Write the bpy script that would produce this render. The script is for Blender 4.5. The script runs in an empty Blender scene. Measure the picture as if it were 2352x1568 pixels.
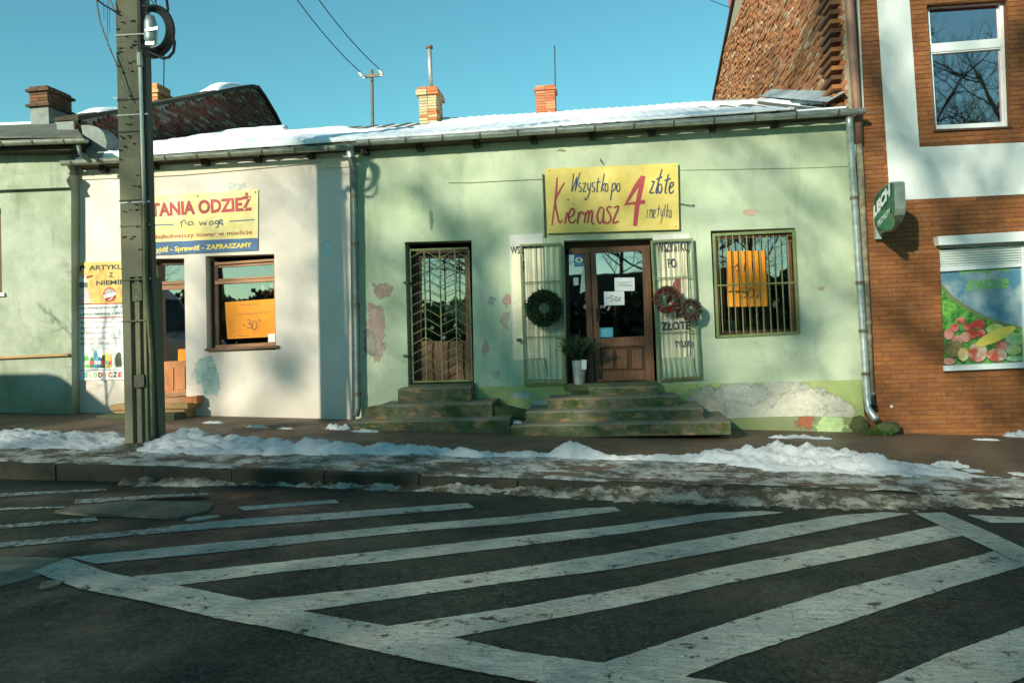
import bpy, bmesh, math, random
from mathutils import Vector, Matrix, noise
from mathutils.geometry import tessellate_polygon
random.seed(7)
SC = bpy.context.scene
COL = SC.collection
# ------------------------------------------------------------------ camera, sky, sun, exposure
FL = 1800.0; TH = math.radians(7.44); PH = math.radians(.54); RO = .036; EYE = 1.6; Y0 = 11.9
fwd = Vector((-math.sin(TH)*math.cos(PH), math.cos(TH)*math.cos(PH), -math.sin(PH)))
rt0 = Vector((math.cos(TH), math.sin(TH), 0)); up0 = rt0.cross(fwd)
RT = rt0*math.cos(RO) - up0*math.sin(RO); UP = up0*math.cos(RO) + rt0*math.sin(RO)
cam = bpy.data.cameras.new('camera'); camo = bpy.data.objects.new('camera', cam); COL.objects.link(camo)
M3 = Matrix((RT, UP, -fwd)).transposed()
camo.matrix_world = Matrix.Translation((0, 0, EYE)) @ M3.to_4x4()
cam.sensor_width = 36; cam.lens = 36*FL/2352; cam.clip_end = 3000; cam.clip_start = .05
SC.camera = camo
AZ = math.radians(28); EL = math.radians(21)          # azimuth the light travels towards, sun elevation
w = bpy.data.worlds.new('World'); SC.world = w; w.use_nodes = True
nt = w.node_tree; nt.nodes.clear()
sky = nt.nodes.new('ShaderNodeTexSky'); sky.sky_type = 'NISHITA'; sky.sun_disc = False
sky.sun_elevation = EL; sky.sun_rotation = AZ + math.pi
sky.air_density = 1.1; sky.dust_density = .2; sky.ozone_density = 1.6
tint = nt.nodes.new('ShaderNodeMix'); tint.data_type = 'RGBA'; tint.blend_type = 'MULTIPLY'; tint.inputs[0].default_value = 1
tint.inputs[7].default_value = (.56, 1.15, 1.00, 1)
bg = nt.nodes.new('ShaderNodeBackground'); bg.inputs[1].default_value = .102
out = nt.nodes.new('ShaderNodeOutputWorld')
nt.links.new(sky.outputs[0], tint.inputs[6]); nt.links.new(tint.outputs[2], bg.inputs[0]); nt.links.new(bg.outputs[0], out.inputs[0])
sd = bpy.data.lights.new('sun', 'SUN'); sd.energy = 5.0; sd.angle = math.radians(.9); sd.color = (1, .95, .77)
so = bpy.data.objects.new('sun', sd); COL.objects.link(so)
ldir = Vector((math.sin(AZ)*math.cos(EL), math.cos(AZ)*math.cos(EL), -math.sin(EL)))
so.rotation_euler = ldir.to_track_quat('-Z', 'Y').to_euler(); so.location = (-20, -30, 25)
SC.view_settings.view_transform = 'Standard'; SC.view_settings.look = 'None'
SC.view_settings.exposure = 0.56; SC.view_settings.gamma = 1
# ------------------------------------------------------------------ geometry of the place: rays from the street point to walls and ground
def ray(px, py): return fwd + RT*(px-1176)/FL + UP*(784-py)/FL
EY = Vector((0, 0, EYE))
def P(px, py, Y=Y0):
    d = ray(px, py); return EY + d*(Y/d.y)
def PX(px, py, X):
    d = ray(px, py); return EY + d*(X/d.x)
def proj(v):
    d = Vector(v)-EY; z = d.dot(fwd); return 1176+FL*d.dot(RT)/z, 784-FL*d.dot(UP)/z
KY = 7.7
def cl(x): return max(-13., min(9., x))
def zroad(x): return .02-.0315*cl(x)
def zkerb(x): return .115-.044*cl(x)
def zbase(x): return .165-.0455*cl(x)
def zpave(x, y):
    t = max(0, min(1.0, (y-KY)/(Y0-KY))); return zkerb(x)*(1-t)+zbase(x)*t
def G(px, py, h=0, road=None):
    d = ray(px, py); z = 0
    for i in range(30):
        t = (z+h-EYE)/d.z; p = EY+d*t
        z = zroad(p.x) if (road or (road is None and p.y < KY)) else zpave(p.x, p.y)
    return Vector((p.x, p.y, z+h))
def zc(ox, oy, s):          # reading scale of an enlarged picture region
    return lambda x, y: ((ox+x/s)/1.74150, (oy+y/s)/1.74150)
# ------------------------------------------------------------------ object helpers
ORG = {}
def tagp(o, label=None, cat=None, group=None, kind=None):
    if label: o['label'] = label
    if cat: o['category'] = cat
    if group: o['group'] = group
    if kind: o['kind'] = kind
    return o
def thing(name, label, cat, loc=(0, 0, 0), group=None, kind=None):
    o = bpy.data.objects.new(name, None); COL.objects.link(o); o.location = loc; o.empty_display_size = .1
    ORG[o.name] = Vector(loc); return tagp(o, label, cat, group, kind)
def O(name, V, Fc, mat, parent=None, mi=None, smooth=False, label=None, cat=None, group=None, kind=None):
    V = [Vector(v) for v in V]
    if parent is None:
        if kind == 'structure': org = Vector((0, 0, 0))
        else:
            lo = [min(v[i] for v in V) for i in range(3)]; hi = [max(v[i] for v in V) for i in range(3)]
            org = Vector(((lo[0]+hi[0])/2, (lo[1]+hi[1])/2, lo[2]))
    else: org = ORG[parent.name]
    me = bpy.data.meshes.new(name); me.from_pydata([v-org for v in V], [], Fc)
    mats = mat if isinstance(mat, (list, tuple)) else [mat]
    for m in mats: me.materials.append(m)
    if mi: me.polygons.foreach_set('material_index', mi)
    if smooth: me.polygons.foreach_set('use_smooth', [True]*len(me.polygons))
    me.update()
    o = bpy.data.objects.new(name, me); COL.objects.link(o)
    if parent is None: o.location = org
    else: o.parent = parent
    ORG[o.name] = org
    return tagp(o, label, cat, group, kind)
class MB:
    def __init__(s): s.v = []; s.f = []; s.m = []
    def add(s, V, Fc, m=0):
        n = len(s.v); s.v += [Vector(v) for v in V]; s.f += [[i+n for i in f] for f in Fc]; s.m += [m]*len(Fc); return s
    def box(s, a, b, m=0):
        (x0, y0, z0), (x1, y1, z1) = a, b
        return s.add([(x0,y0,z0),(x1,y0,z0),(x1,y0,z1),(x0,y0,z1),(x0,y1,z0),(x1,y1,z0),(x1,y1,z1),(x0,y1,z1)],
              [(0,1,2,3),(5,4,7,6),(4,0,3,7),(1,5,6,2),(3,2,6,7),(4,5,1,0)], m)
    def tube(s, pts, r, n=8, m=0, cap=True):
        pts = [Vector(p) for p in pts]; rs = r if isinstance(r, (list, tuple)) else [r]*len(pts)
        V = []; Fc = []; prev = None
        for i, p in enumerate(pts):
            t = (pts[min(i+1, len(pts)-1)]-pts[max(i-1, 0)]); t = t.normalized() if t.length > 1e-9 else Vector((0, 0, 1))
            if prev is None:
                a = t.cross(Vector((0, 1, 0)));
                if a.length < .1: a = t.cross(Vector((1, 0, 0)))
            else: a = prev-t*prev.dot(t)
            a.normalize(); prev = a; b = t.cross(a)
            for k in range(n):
                q = 2*math.pi*(k+.5)/n; V.append(p+(a*math.cos(q)+b*math.sin(q))*rs[i])
        for i in range(len(pts)-1):
            for k in range(n):
                k2 = (k+1) % n; Fc.append((i*n+k, i*n+k2, (i+1)*n+k2, (i+1)*n+k))
        if cap: Fc.append(tuple(range(n))[::-1]); Fc.append(tuple((len(pts)-1)*n+k for k in range(n)))
        return s.add(V, Fc, m)
    def prism(s, poly, dy, m=0):            # poly: list of Vector on a plane, pushed back by dy
        n = len(poly); B = [p+Vector((0, dy, 0)) for p in poly]
        fr = tessellate_polygon([poly]) if n > 4 else [tuple(range(n))]
        Fc = [tuple(f) for f in fr]+[tuple(i+n for i in f)[::-1] for f in fr]
        Fc += [(i, i+n, (i+1) % n+n, (i+1) % n) for i in range(n)]
        return s.add(list(poly)+B, Fc, m)
    def out(s, name, mat, parent=None, **k):
        return O(name, s.v, s.f, mat, parent, mi=s.m if isinstance(mat, (list, tuple)) else None, **k)
def qpx(x0, y0, x1, y1, Y):                # rectangle by left-top, right-top..; y may be (left,right)
    return [P(x0, y0, Y), P(x1, y1, Y)]
def prism(name, pts, Y, dy, mat, parent=None, **k):
    return MB().prism([P(x, y, Y) for x, y in pts], dy).out(name, mat, parent, **k)
def bar(name, p0, p1, Y, wd, dy, mat, parent, **k):   # flat bar between two picture points, width in metres
    a = P(*p0, Y); b = P(*p1, Y); d = (b-a).normalized(); n = Vector((-d.z, 0, d.x))*wd/2
    return MB().prism([a-n, b-n, b+n, a+n], dy).out(name, mat, parent, **k)
def wall(name, outer, holes, Y, dy, mat, parent, reveal=None, **k):
    ps = [[P(x, y, Y) for x, y in outer]]+[[P(x, y, Y) for x, y in h] for h in holes]
    tri = tessellate_polygon(ps); V = [v for p in ps for v in p]; Fc = [tuple(t) for t in tri]; n = len(V)
    V2 = V+[v+Vector((0, dy, 0)) for v in V]; mi = [0]*len(Fc); o = 0
    for j, p in enumerate(ps):
        for i in range(len(p)):
            a = o+i; b = o+(i+1) % len(p); Fc.append((a, b, b+n, a+n)); mi.append(1 if (j and reveal) else 0)
        o += len(p)
    return O(name, V2, Fc, [mat, reveal] if reveal else mat, parent, mi=mi if reveal else None, **k)
def quadmap(c):
    tl, tr, br, bl = c
    def f(u, v):   # u right, v up
        return bl*(1-u)*(1-v)+br*u*(1-v)+tr*u*v+tl*(1-u)*v
    return f
_tc = {}
def text_geo(body, off=0.0, shear=0.0):
    key = (body, off, shear)
    if key in _tc: return _tc[key]
    c = bpy.data.curves.new('t', 'FONT'); c.body = body; c.size = 1; c.resolution_u = 3; c.shear = shear; c.offset = off
    c.fill_mode = 'FRONT'
    o = bpy.data.objects.new('t', c); COL.objects.link(o)
    dg = bpy.context.evaluated_depsgraph_get(); me = bpy.data.meshes.new_from_object(o.evaluated_get(dg))
    V = [v.co.copy() for v in me.vertices]; Fc = [tuple(p.vertices) for p in me.polygons]
    bpy.data.objects.remove(o); bpy.data.curves.remove(c); bpy.data.meshes.remove(me)
    x0 = min(v.x for v in V); x1 = max(v.x for v in V); y0 = min(v.y for v in V); y1 = max(v.y for v in V)
    r = ([((v.x-x0)/(x1-x0), (v.y-y0)/(y1-y0)) for v in V], Fc); _tc[key] = r; return r
def text(name, body, cpx, Y, mat, parent, off=0.0, shear=0.0, fold=None):
    """cpx: picture corners tl,tr,br,bl of the written word's bounding box"""
    uv, Fc = text_geo(body, off, shear); q = quadmap([P(x, y, Y) for x, y in cpx])
    return O(name, [q(u, v) for u, v in uv], Fc, mat, parent)
def catmull(p, n=6):
    if len(p) < 3: return p
    r = []
    for i in range(len(p)-1):
        a = p[max(i-1, 0)]; b = p[i]; c = p[i+1]; d = p[min(i+2, len(p)-1)]
        for k in range(n):
            t = k/n
            r.append(tuple(.5*((2*b[j])+(-a[j]+c[j])*t+(2*a[j]-5*b[j]+4*c[j]-d[j])*t*t+(-a[j]+3*b[j]-3*c[j]+d[j])*t**3) for j in (0, 1)))
    r.append(p[-1]); return r
def strokes(name, lines, Y, wd, mat, parent, sm=True):
    m = MB(); dy = 0
    for L in lines:
        L2 = catmull(L) if sm else L; pts = [P(x, y, Y-dy) for x, y in L2]; dy += .0002
        V = []
        for i, p in enumerate(pts):
            d = pts[min(i+1, len(pts)-1)]-pts[max(i-1, 0)]; d.normalize() if d.length > 0 else None
            ww = wd*(.55+.45*math.sin(math.pi*min(1, max(0, (i+.6)/(len(pts)+.2))))**.5)/2
            nn = Vector((-d.z, 0, d.x))*ww; V += [p-nn, p+nn]
        m.add(V, [(2*i, 2*i+2, 2*i+3, 2*i+1) for i in range(len(pts)-1)])
    return m.out(name, mat, parent)
def flat(name, pts, Y, mat, parent, **k):
    V = [P(x, y, Y) for x, y in pts]; t = tessellate_polygon([V]) if len(V) > 4 else [tuple(range(len(V)))]
    return O(name, V, [tuple(f) for f in t], mat, parent, **k)
def disc(cx, cy, rx, ry, n=20, ang=0):
    r = []
    for i in range(n):
        a = 2*math.pi*i/n; x = rx*math.cos(a); y = ry*math.sin(a)
        r.append((cx+x*math.cos(ang)-y*math.sin(ang), cy+x*math.sin(ang)+y*math.cos(ang)))
    return r
# ------------------------------------------------------------------ materials
class NB:
    def __init__(s, name, rough=.8, spec=.35, metal=0):
        s.m = bpy.data.materials.new(name); s.m.use_nodes = True; s.t = s.m.node_tree; s.b = s.t.nodes['Principled BSDF']
        s.b.inputs['Roughness'].default_value = rough; s.b.inputs['Specular IOR Level'].default_value = spec
        s.b.inputs['Metallic'].default_value = metal
        g = s.t.nodes.new('ShaderNodeNewGeometry'); s.pos = g.outputs['Position']; s.geo = g
    def N(s, t): return s.t.nodes.new(t)
    def L(s, a, b): s.t.links.new(a, b)
    def noise(s, scale, det=5, rough=.6, vec=None, stretch=None):
        v = vec or s.pos
        if stretch:
            mp = s.N('ShaderNodeMapping'); mp.inputs['Scale'].default_value = stretch; s.L(v, mp.inputs[0]); v = mp.outputs[0]
        n = s.N('ShaderNodeTexNoise'); n.inputs['Scale'].default_value = scale; n.inputs['Detail'].default_value = det
        n.inputs['Roughness'].default_value = rough; s.L(v, n.inputs['Vector']); return n.outputs[0]
    def ramp(s, val, a, b, lo=0., hi=1.):
        n = s.N('ShaderNodeMapRange'); n.inputs[1].default_value = a; n.inputs[2].default_value = b
        n.inputs[3].default_value = lo; n.inputs[4].default_value = hi; s.L(val, n.inputs[0]); return n.outputs[0]
    def math(s, op, a, b=None, c=None):
        n = s.N('ShaderNodeMath'); n.operation = op
        for i, x in enumerate((a, b, c)):
            if x is None: continue
            if isinstance(x, (int, float)): n.inputs[i].default_value = x
            else: s.L(x, n.inputs[i])
        return n.outputs[0]
    def mix(s, fac, a, b, mode='MIX'):
        n = s.N('ShaderNodeMix'); n.data_type = 'RGBA'; n.blend_type = mode
        for i, x in ((0, fac), (6, a), (7, b)):
            if isinstance(x, (int, float)): n.inputs[i].default_value = x
            elif isinstance(x, tuple): n.inputs[i].default_value = x if len(x) == 4 else x+(1,)
            else: s.L(x, n.inputs[i])
        return n.outputs[2]
    def col(s, c):
        if isinstance(c, tuple): s.b.inputs['Base Color'].default_value = c if len(c) == 4 else c+(1,)
        else: s.L(c, s.b.inputs['Base Color'])
    def bump(s, h, d=.01, st=.5):
        n = s.N('ShaderNodeBump'); n.inputs['Distance'].default_value = d; n.inputs['Strength'].default_value = st
        s.L(h, n.inputs['Height']); s.L(n.outputs[0], s.b.inputs['Normal'])
    def sep(s):
        if not hasattr(s, '_sep'):
            n = s.N('ShaderNodeSeparateXYZ'); s.L(s.pos, n.inputs[0]); s._sep = n.outputs
        return s._sep
    def blotch(s, px, py, rx, rz, amp=.7, nscale=6, edge=.03):   # irregular patch round a wall point, metres
        c = P(px, py); X, _, Z = s.sep()
        a = s.math('DIVIDE', s.math('SUBTRACT', X, c.x), rx); b = s.math('DIVIDE', s.math('SUBTRACT', Z, c.z), rz)
        d = s.math('SQRT', s.math('ADD', s.math('MULTIPLY', a, a), s.math('MULTIPLY', b, b)))
        n = s.noise(nscale, 9, .72); d = s.math('ADD', d, s.math('MULTIPLY', s.math('SUBTRACT', n, .5), amp*4.5))
        return s.ramp(d, 1, 1-edge)
def simple(name, c, rough=.7, var=.15, scale=8, bump=.0, spec=.35, metal=0, c2=None, stretch=None):
    n = NB(name, rough, spec, metal); f = n.ramp(n.noise(scale, 5, .65, stretch=stretch), .3, .7)
    lo = tuple(x*(1-var) for x in c); hi = tuple(min(1, x*(1+var)) for x in c)
    n.col(n.mix(f, lo, c2 or hi))
    if bump: n.bump(n.noise(scale*6, 4), bump, .6)
    return n.m
def rand_mat(name, cols, rough=.85, island=False, bump=.006, scale=25):
    n = NB(name, rough); oi = n.geo.outputs['Random Per Island'] if island else n.N('ShaderNodeObjectInfo').outputs['Random']
    r = n.N('ShaderNodeValToRGB'); r.color_ramp.interpolation = 'CONSTANT'; e = r.color_ramp.elements
    while len(e) < len(cols): e.new(.5)
    for i, c in enumerate(cols): e[i].position = i/len(cols); e[i].color = c+(1,)
    n.L(oi, r.inputs[0]); f = n.ramp(n.noise(scale, 5, .7), .3, .75, .7, 1.15)
    n.col(n.mix(1., r.outputs[0], f, 'MULTIPLY')); n.bump(n.noise(scale*3, 4), bump, .7); return n.m
def plaster(name, c, c2, grime, blot=(), stain=.5, rough=.9):
    n = NB(name, rough, .2); a = n.mix(n.ramp(n.noise(1.3, 6, .65), .35, .65), c, c2)
    a = n.mix(n.math('MULTIPLY', n.ramp(n.noise(3.2, 6, .7, stretch=(1, 1, .28)), .52, .78), stain), a, grime)
    a = n.mix(n.math('MULTIPLY', n.ramp(n.noise(28, 5, .7), .6, .75), .25), a, grime)
    X, Y, Z = n.sep(); hgt = n.math('ADD', n.math('ADD', Z, n.math('MULTIPLY', X, .045)), n.math('MULTIPLY', n.noise(2.5, 4), -.5))
    a = n.mix(n.ramp(hgt, .55, -.15, 0, .55), a, grime)
    rel = n.math('MULTIPLY', n.noise(60, 5, .7), .25)
    for (px, py, rx, rz, col, amp, ns) in blot:
        k = n.blotch(px, py, rx, rz, amp, ns); v = n.mix(n.ramp(n.noise(13, 6, .75), .35, .65), tuple(x*.78 for x in col), tuple(min(1, x*1.12) for x in col)); a = n.mix(k, a, v)
        rel = n.math('SUBTRACT', rel, n.math('MULTIPLY', k, .6))
    cr = n.math('ABSOLUTE', n.math('SUBTRACT', n.noise(.9, 7, .6), .5)); cm = n.math('MULTIPLY', n.ramp(cr, .0045, .001), n.ramp(n.noise(.6, 3), .5, .6)); a = n.mix(n.math('MULTIPLY', cm, .35), a, grime)
    n.col(a); n.bump(rel, .012, .8); return n.m
M = {}
M['green'] = plaster('green_plaster', (.41,.49,.32), (.52,.58,.43), (.20,.28,.16), [
    (862,760,.17,.42,(.40,.30,.26),.55,5), (878,668,.16,.12,(.36,.27,.22),.6,8), (850,790,.10,.22,(.28,.27,.24),.6,9),
    (1128,690,.05,.07,(.34,.40,.34),.9,12), (1160,735,.07,.14,(.42,.36,.29),1.0,11), (1115,800,.05,.10,(.45,.33,.29),.9,12),
    (1165,690,.06,.10,(.50,.30,.25),.9,14), (1140,860,.06,.05,(.42,.42,.38),.9,10), (1725,488,.11,.05,(.55,.40,.30),.5,12),
    (1290,345,.05,.02,(.2,.24,.16),.9,16), (990,505,.03,.14,(.2,.3,.2),.8,16), (1888,663,.05,.03,(.42,.30,.22),.5,14)])
M['green_rev'] = plaster('green_reveal_plaster', (.34,.42,.28), (.38,.46,.33), (.2,.3,.2))
M['cream'] = plaster('cream_plaster', (.68,.605,.52), (.735,.665,.59), (.52,.45,.36), [
    (473,852,.20,.22,(.38,.50,.46),.45,4), (484,880,.15,.22,(.38,.50,.46),.4,6), (752,570,.07,.12,(.62,.72,.72),1.0,9),
    (740,640,.04,.08,(.62,.72,.72),1.0,12), (540,430,.14,.05,(.55,.58,.50),1.1,14)], stain=.18)
M['cream_band'] = plaster('cream_cornice_plaster', (.72,.62,.45), (.78,.70,.55), (.5,.4,.25), stain=.3)
M['lgreen'] = plaster('old_green_plaster', (.25,.30,.20), (.40,.43,.35), (.13,.17,.10), stain=.9)
M['lgreen2'] = plaster('pale_green_render', (.42,.52,.38), (.5,.58,.45), (.28,.34,.24), stain=.5)
M['plinth'] = plaster('yellow_green_plinth_paint', (.46,.52,.20), (.35,.43,.17), (.18,.22,.1), [
    (1205,905,.18,.06,(.42,.46,.44),.8,8), (1262,925,.26,.06,(.40,.45,.42),.9,8), (1745,925,1.0,.36,(.48,.47,.39),.4,3),
    (1860,945,.55,.34,(.58,.55,.45),.4,4), (1620,930,.3,.28,(.40,.38,.30),.6,5),(1700,905,.35,.18,(.45,.46,.40),.6,5), (1920,965,.3,.12,(.55,.52,.44),.5,6)])
M['foot'] = plaster('mossy_foundation_plaster', (.36,.36,.22), (.30,.40,.14), (.15,.17,.08), [(1845,968,.12,.10,(.4,.14,.07),.7,8),(1905,975,.22,.16,(.52,.66,.30),.5,6)], stain=.9)
M['white_band'] = plaster('white_wall_band', (.58,.63,.61), (.68,.72,.69), (.40,.43,.38), stain=.45)
M['mortar'] = simple('dark_mortar', (.15,.065,.026), .95, .25, 20)
M['clinker'] = rand_mat('clinker_brick', [(.27,.098,.028),(.29,.106,.030),(.25,.088,.027),(.31,.114,.033),(.28,.10,.029),(.23,.085,.03),(.29,.115,.04)], .6, False)
M['clinker_i'] = rand_mat('clinker_brick_far', [(.27,.095,.028),(.30,.108,.030),(.24,.082,.026),(.33,.12,.034),(.28,.10,.029)], .6, True)
M['rust_i'] = rand_mat('weathered_orange_brick', [(.44,.17,.065),(.50,.21,.08),(.38,.14,.06),(.45,.19,.09),(.47,.24,.12),(.42,.17,.08),(.34,.13,.06),(.48,.20,.07),(.43,.18,.08),(.50,.23,.10),(.55,.38,.24)], .95, True, .03, 16)
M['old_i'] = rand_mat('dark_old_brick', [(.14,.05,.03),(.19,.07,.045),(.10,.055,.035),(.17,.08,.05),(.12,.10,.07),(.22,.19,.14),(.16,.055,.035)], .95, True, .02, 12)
M['chim_y'] = rand_mat('yellow_brick', [(.50,.40,.22),(.56,.46,.26),(.50,.17,.07),(.54,.42,.24),(.45,.36,.2),(.55,.2,.08),(.52,.44,.28)], .9)
M['chim_r'] = rand_mat('red_brick', [(.50,.15,.07),(.56,.19,.09),(.46,.13,.06),(.58,.25,.12),(.42,.16,.09)], .9)
M['chim_o'] = rand_mat('orange_brick', [(.62,.26,.10),(.58,.36,.18),(.66,.30,.12),(.52,.38,.2),(.6,.22,.09)], .9)
M['chim_d'] = rand_mat('sooty_brick', [(.11,.06,.035),(.14,.08,.045),(.09,.055,.035),(.20,.09,.045),(.12,.07,.04)], .95)
M['mort_l'] = simple('pale_mortar', (.32,.29,.2), .95, .3, 20)
M['render_grey'] = simple('grey_cement_render', (.20,.23,.21), .9, .25, 6, .004)
M['concrete'] = simple('mossy_step_concrete', (.12,.115,.08), .9, .4, 5, .012, c2=(.09,.12,.035))
def stepmat():
    n = NB('mossy_brick_and_concrete_steps', .92, .2); a = n.mix(n.ramp(n.noise(5, 6, .7), .34, .64), (.18,.165,.12), (.05,.085,.02)); g = n.N('ShaderNodeSeparateXYZ'); n.L(n.geo.outputs['True Normal'], g.inputs[0]); a = n.mix(n.ramp(g.outputs[2], .4, .8, 0, .75), a, (.26,.245,.18))  # upward faces lightened: the lit look of the treads is put into colour
    a = n.mix(n.ramp(n.noise(4, 5, .6, stretch=(1,1,3)), .53, .62, 0, .9), a, (.31,.20,.10))
    a = n.mix(n.ramp(n.noise(11, 5, .7), .6, .72), a, (.04,.055,.02)); n.col(a); n.bump(n.noise(30, 6, .75), .03, .8); return n.m
M['steps'] = stepmat()
M['pole'] = simple('weathered_pole_concrete', (.23,.215,.145), .92, .32, 9, .01, c2=(.15,.155,.10), stretch=(3,3,.4))
M['zinc'] = simple('zinc_sheet', (.42,.48,.46), .42, .28, 7, .002, .5, .55, stretch=(1,1,2))
M['zinc_old'] = simple('dull_zinc_gutter', (.30,.34,.28), .5, .35, 6, .002, .5, .4)
M['bracket'] = simple('gutter_bracket_steel', (.14,.12,.08), .7, .3, 20, 0, .5, .3)
M['pipe_dark'] = simple('dark_and_shaded_pipe', (.12,.16,.155), .5, .3, 9, 0, .5, .3)  # on the shop downpipe this dark tone holds the pole's shadow
M['pipe_brown'] = simple('brown_plastic_pipe', (.24,.13,.09), .55, .2, 6)
M['pipe_old'] = simple('flaking_brown_pipe', (.20,.15,.09), .8, .35, 14, .003, c2=(.34,.32,.22))
M['soffit'] = simple('old_soffit_boards', (.09,.085,.05), .9, .3, 7, .004)
M['raft'] = simple('dark_rafter_wood', (.045,.04,.025), .9, .3, 9)
M['roofsheet'] = simple('dark_roof_sheet', (.10,.11,.09), .85, .3, 5, .004)
M['flash'] = simple('zinc_flashing', (.50,.58,.60), .5, .2, 3, 0, .5, .4)
M['wood_o'] = simple('orange_door_wood', (.42,.15,.04), .4, .2, 6, .002, .5, stretch=(6,6,.6))
M['wood_b'] = simple('brown_door_wood', (.13,.05,.02), .5, .3, 6, .002, .5, c2=(.21,.09,.038), stretch=(7,7,.5))
M['wood_f'] = simple('window_frame_wood', (.34,.17,.075), .55, .2, 8, .001, stretch=(.7,4,5))
M['wood_d'] = simple('dark_frame_wood', (.075,.035,.018), .6, .25, 8, stretch=(5,5,.6))
M['iron_y'] = simple('olive_painted_iron', (.24,.25,.08), .6, .3, 14, .001, c2=(.18,.26,.11))
M['iron_g'] = simple('green_painted_iron', (.17,.26,.14), .6, .3, 10, .001, c2=(.26,.26,.09))
M['iron_r'] = simple('rusty_iron', (.20,.12,.04), .8, .4, 14, .002, c2=(.28,.26,.08))
M['iron_d'] = simple('dark_green_iron', (.07,.09,.04), .6, .3, 12)
M['black'] = simple('black_rubber_cable', (.012,.014,.014), .6, .2, 9)
M['steel'] = simple('brushed_steel', (.42,.44,.42), .5, .2, 12, 0, .5, .6)
M['pvc'] = simple('white_window_plastic', (.72,.76,.74), .4, .04, 3)
M['slat'] = simple('pale_shutter_slat', (.56,.64,.60), .5, .06, 4)
M['white'] = simple('white_paper', (.78,.80,.78), .8, .04, 4)
M['pipe_white'] = simple('white_conduit', (.62,.62,.54), .5, .06, 4)
def flatm(name, c, r=.6): return simple(name, c, r, .08, 10)
M['yellow'] = simple('yellow_board', (.70,.52,.10), .5, .12, 2.2, .004, c2=(.84,.66,.20))
M['yellow2'] = simple('faded_yellow_banner', (.80,.62,.16), .45, .1, 1.6, .006, c2=(.92,.80,.40))
M['poster_y'] = flatm('poster_yellow', (.78,.50,.14)); M['red'] = flatm('faded_red_print', (.44,.06,.07))
M['red2'] = flatm('red_print', (.62,.07,.05)); M['blue'] = flatm('navy_brush_paint', (.025,.06,.12))
M['blue2'] = flatm('blue_banner', (.06,.14,.28)); M['darkp'] = flatm('dark_print', (.03,.05,.045))
M['pinkp'] = flatm('faded_pink_print', (.55,.30,.28)); M['skin'] = flatm('printed_skin', (.66,.42,.30)); M['dress'] = flatm('printed_pale_dress', (.60,.48,.46))
M['bodice'] = flatm('printed_grey_bodice', (.16,.17,.15)); M['orange'] = flatm('orange_paper', (.88,.30,.02), .7)
M['cyan'] = flatm('cyan_print', (.08,.42,.56)); M['lgreenp'] = flatm('green_print', (.22,.52,.12)); M['lime'] = flatm('lime_print', (.5,.62,.1))
M['yel3'] = flatm('yellow_print', (.85,.66,.12)); M['cream_paint'] = simple('cream_wall_paint', (.80,.74,.54), .85, .12, 6)
M['stencil'] = simple('stencil_paint', (.03,.045,.09), .8, .3, 18, c2=(.07,.09,.13)); M['stencil_r'] = simple('stencil_red', (.36,.09,.08), .8, .3, 18)
M['stencil_w'] = simple('pale_wall_paint', (.62,.62,.56), .85, .1, 6)
M['lech'] = simple('dark_green_sign_face', (.012,.09,.045), .25, .4, 4, 0, .6, c2=(.02,.16,.075)); M['lech2'] = simple('bright_green_sign_face', (.015,.20,.09), .25, .2, 4, 0, .6)
M['signgrey'] = simple('grey_sign_rim', (.42,.46,.42), .5, .15, 6)
M['tile'] = simple('terracotta_tile', (.50,.17,.06), .5, .2, 12); M['slab'] = simple('sandstone_slab', (.40,.24,.10), .7, .2, 10)
M['rocks'] = simple('mossy_rock', (.12,.12,.06), .95, .4, 9, .02, c2=(.08,.12,.03))
M['fir'] = rand_mat('fir_needles', [(.025,.06,.02),(.035,.085,.03),(.02,.045,.02),(.045,.10,.04)], .7, True, 0, 40)
M['fir2'] = rand_mat('grey_green_leaves', [(.07,.15,.09),(.10,.20,.12),(.05,.11,.07)], .7, True, 0, 40)
M['berry'] = rand_mat('red_decor', [(.55,.02,.015),(.62,.03,.02),(.4,.015,.015)], .5, True, 0, 40)
M['twig'] = rand_mat('twigs', [(.10,.06,.035),(.16,.10,.06),(.06,.04,.025),(.28,.24,.18)], .8, True, 0, 40)
M['moss'] = rand_mat('weed_leaves', [(.05,.14,.02),(.08,.2,.03),(.10,.12,.04)], .8, True, 0, 40)
M['bark'] = simple('tree_bark', (.06,.048,.032), .95, .35, 12, .02)
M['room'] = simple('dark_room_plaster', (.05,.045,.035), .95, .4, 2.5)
M['curtain'] = simple('pale_lace_curtain', (.55,.56,.5), .9, .3, 5, .01, stretch=(3,3,.5))
def glass(name, refl, tintc=(.75,.85,.8), rough=.015):
    n = NB(name); t = n.t; t.nodes.remove(n.b)
    g = n.N('ShaderNodeBsdfGlossy'); g.inputs[1].default_value = rough; g.inputs[0].default_value = (1,.75,.81,1)
    tr = n.N('ShaderNodeBsdfTransparent'); tr.inputs[0].default_value = tintc+(1,)
    lw = n.N('ShaderNodeFresnel'); lw.inputs[0].default_value = 1.5; f = n.math('ADD', n.math('MULTIPLY', lw.outputs[0], 1.5), refl); f = n.math('MINIMUM', f, 1.)
    nz = n.noise(2.2, 2, .4); bp = n.N('ShaderNodeBump'); bp.inputs['Strength'].default_value = .05; bp.inputs['Distance'].default_value = .01; n.L(nz, bp.inputs['Height']); n.L(bp.outputs[0], g.inputs['Normal'])
    mx = n.N('ShaderNodeMixShader'); n.L(f, mx.inputs[0]); n.L(tr.outputs[0], mx.inputs[1]); n.L(g.outputs[0], mx.inputs[2])
    n.L(mx.outputs[0], t.nodes['Material Output'].inputs[0]); return n.m
M['glass'] = glass('window_glass', .14); M['glass2'] = glass('mirror_like_window_glass', .32, (.5,.6,.55))
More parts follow.
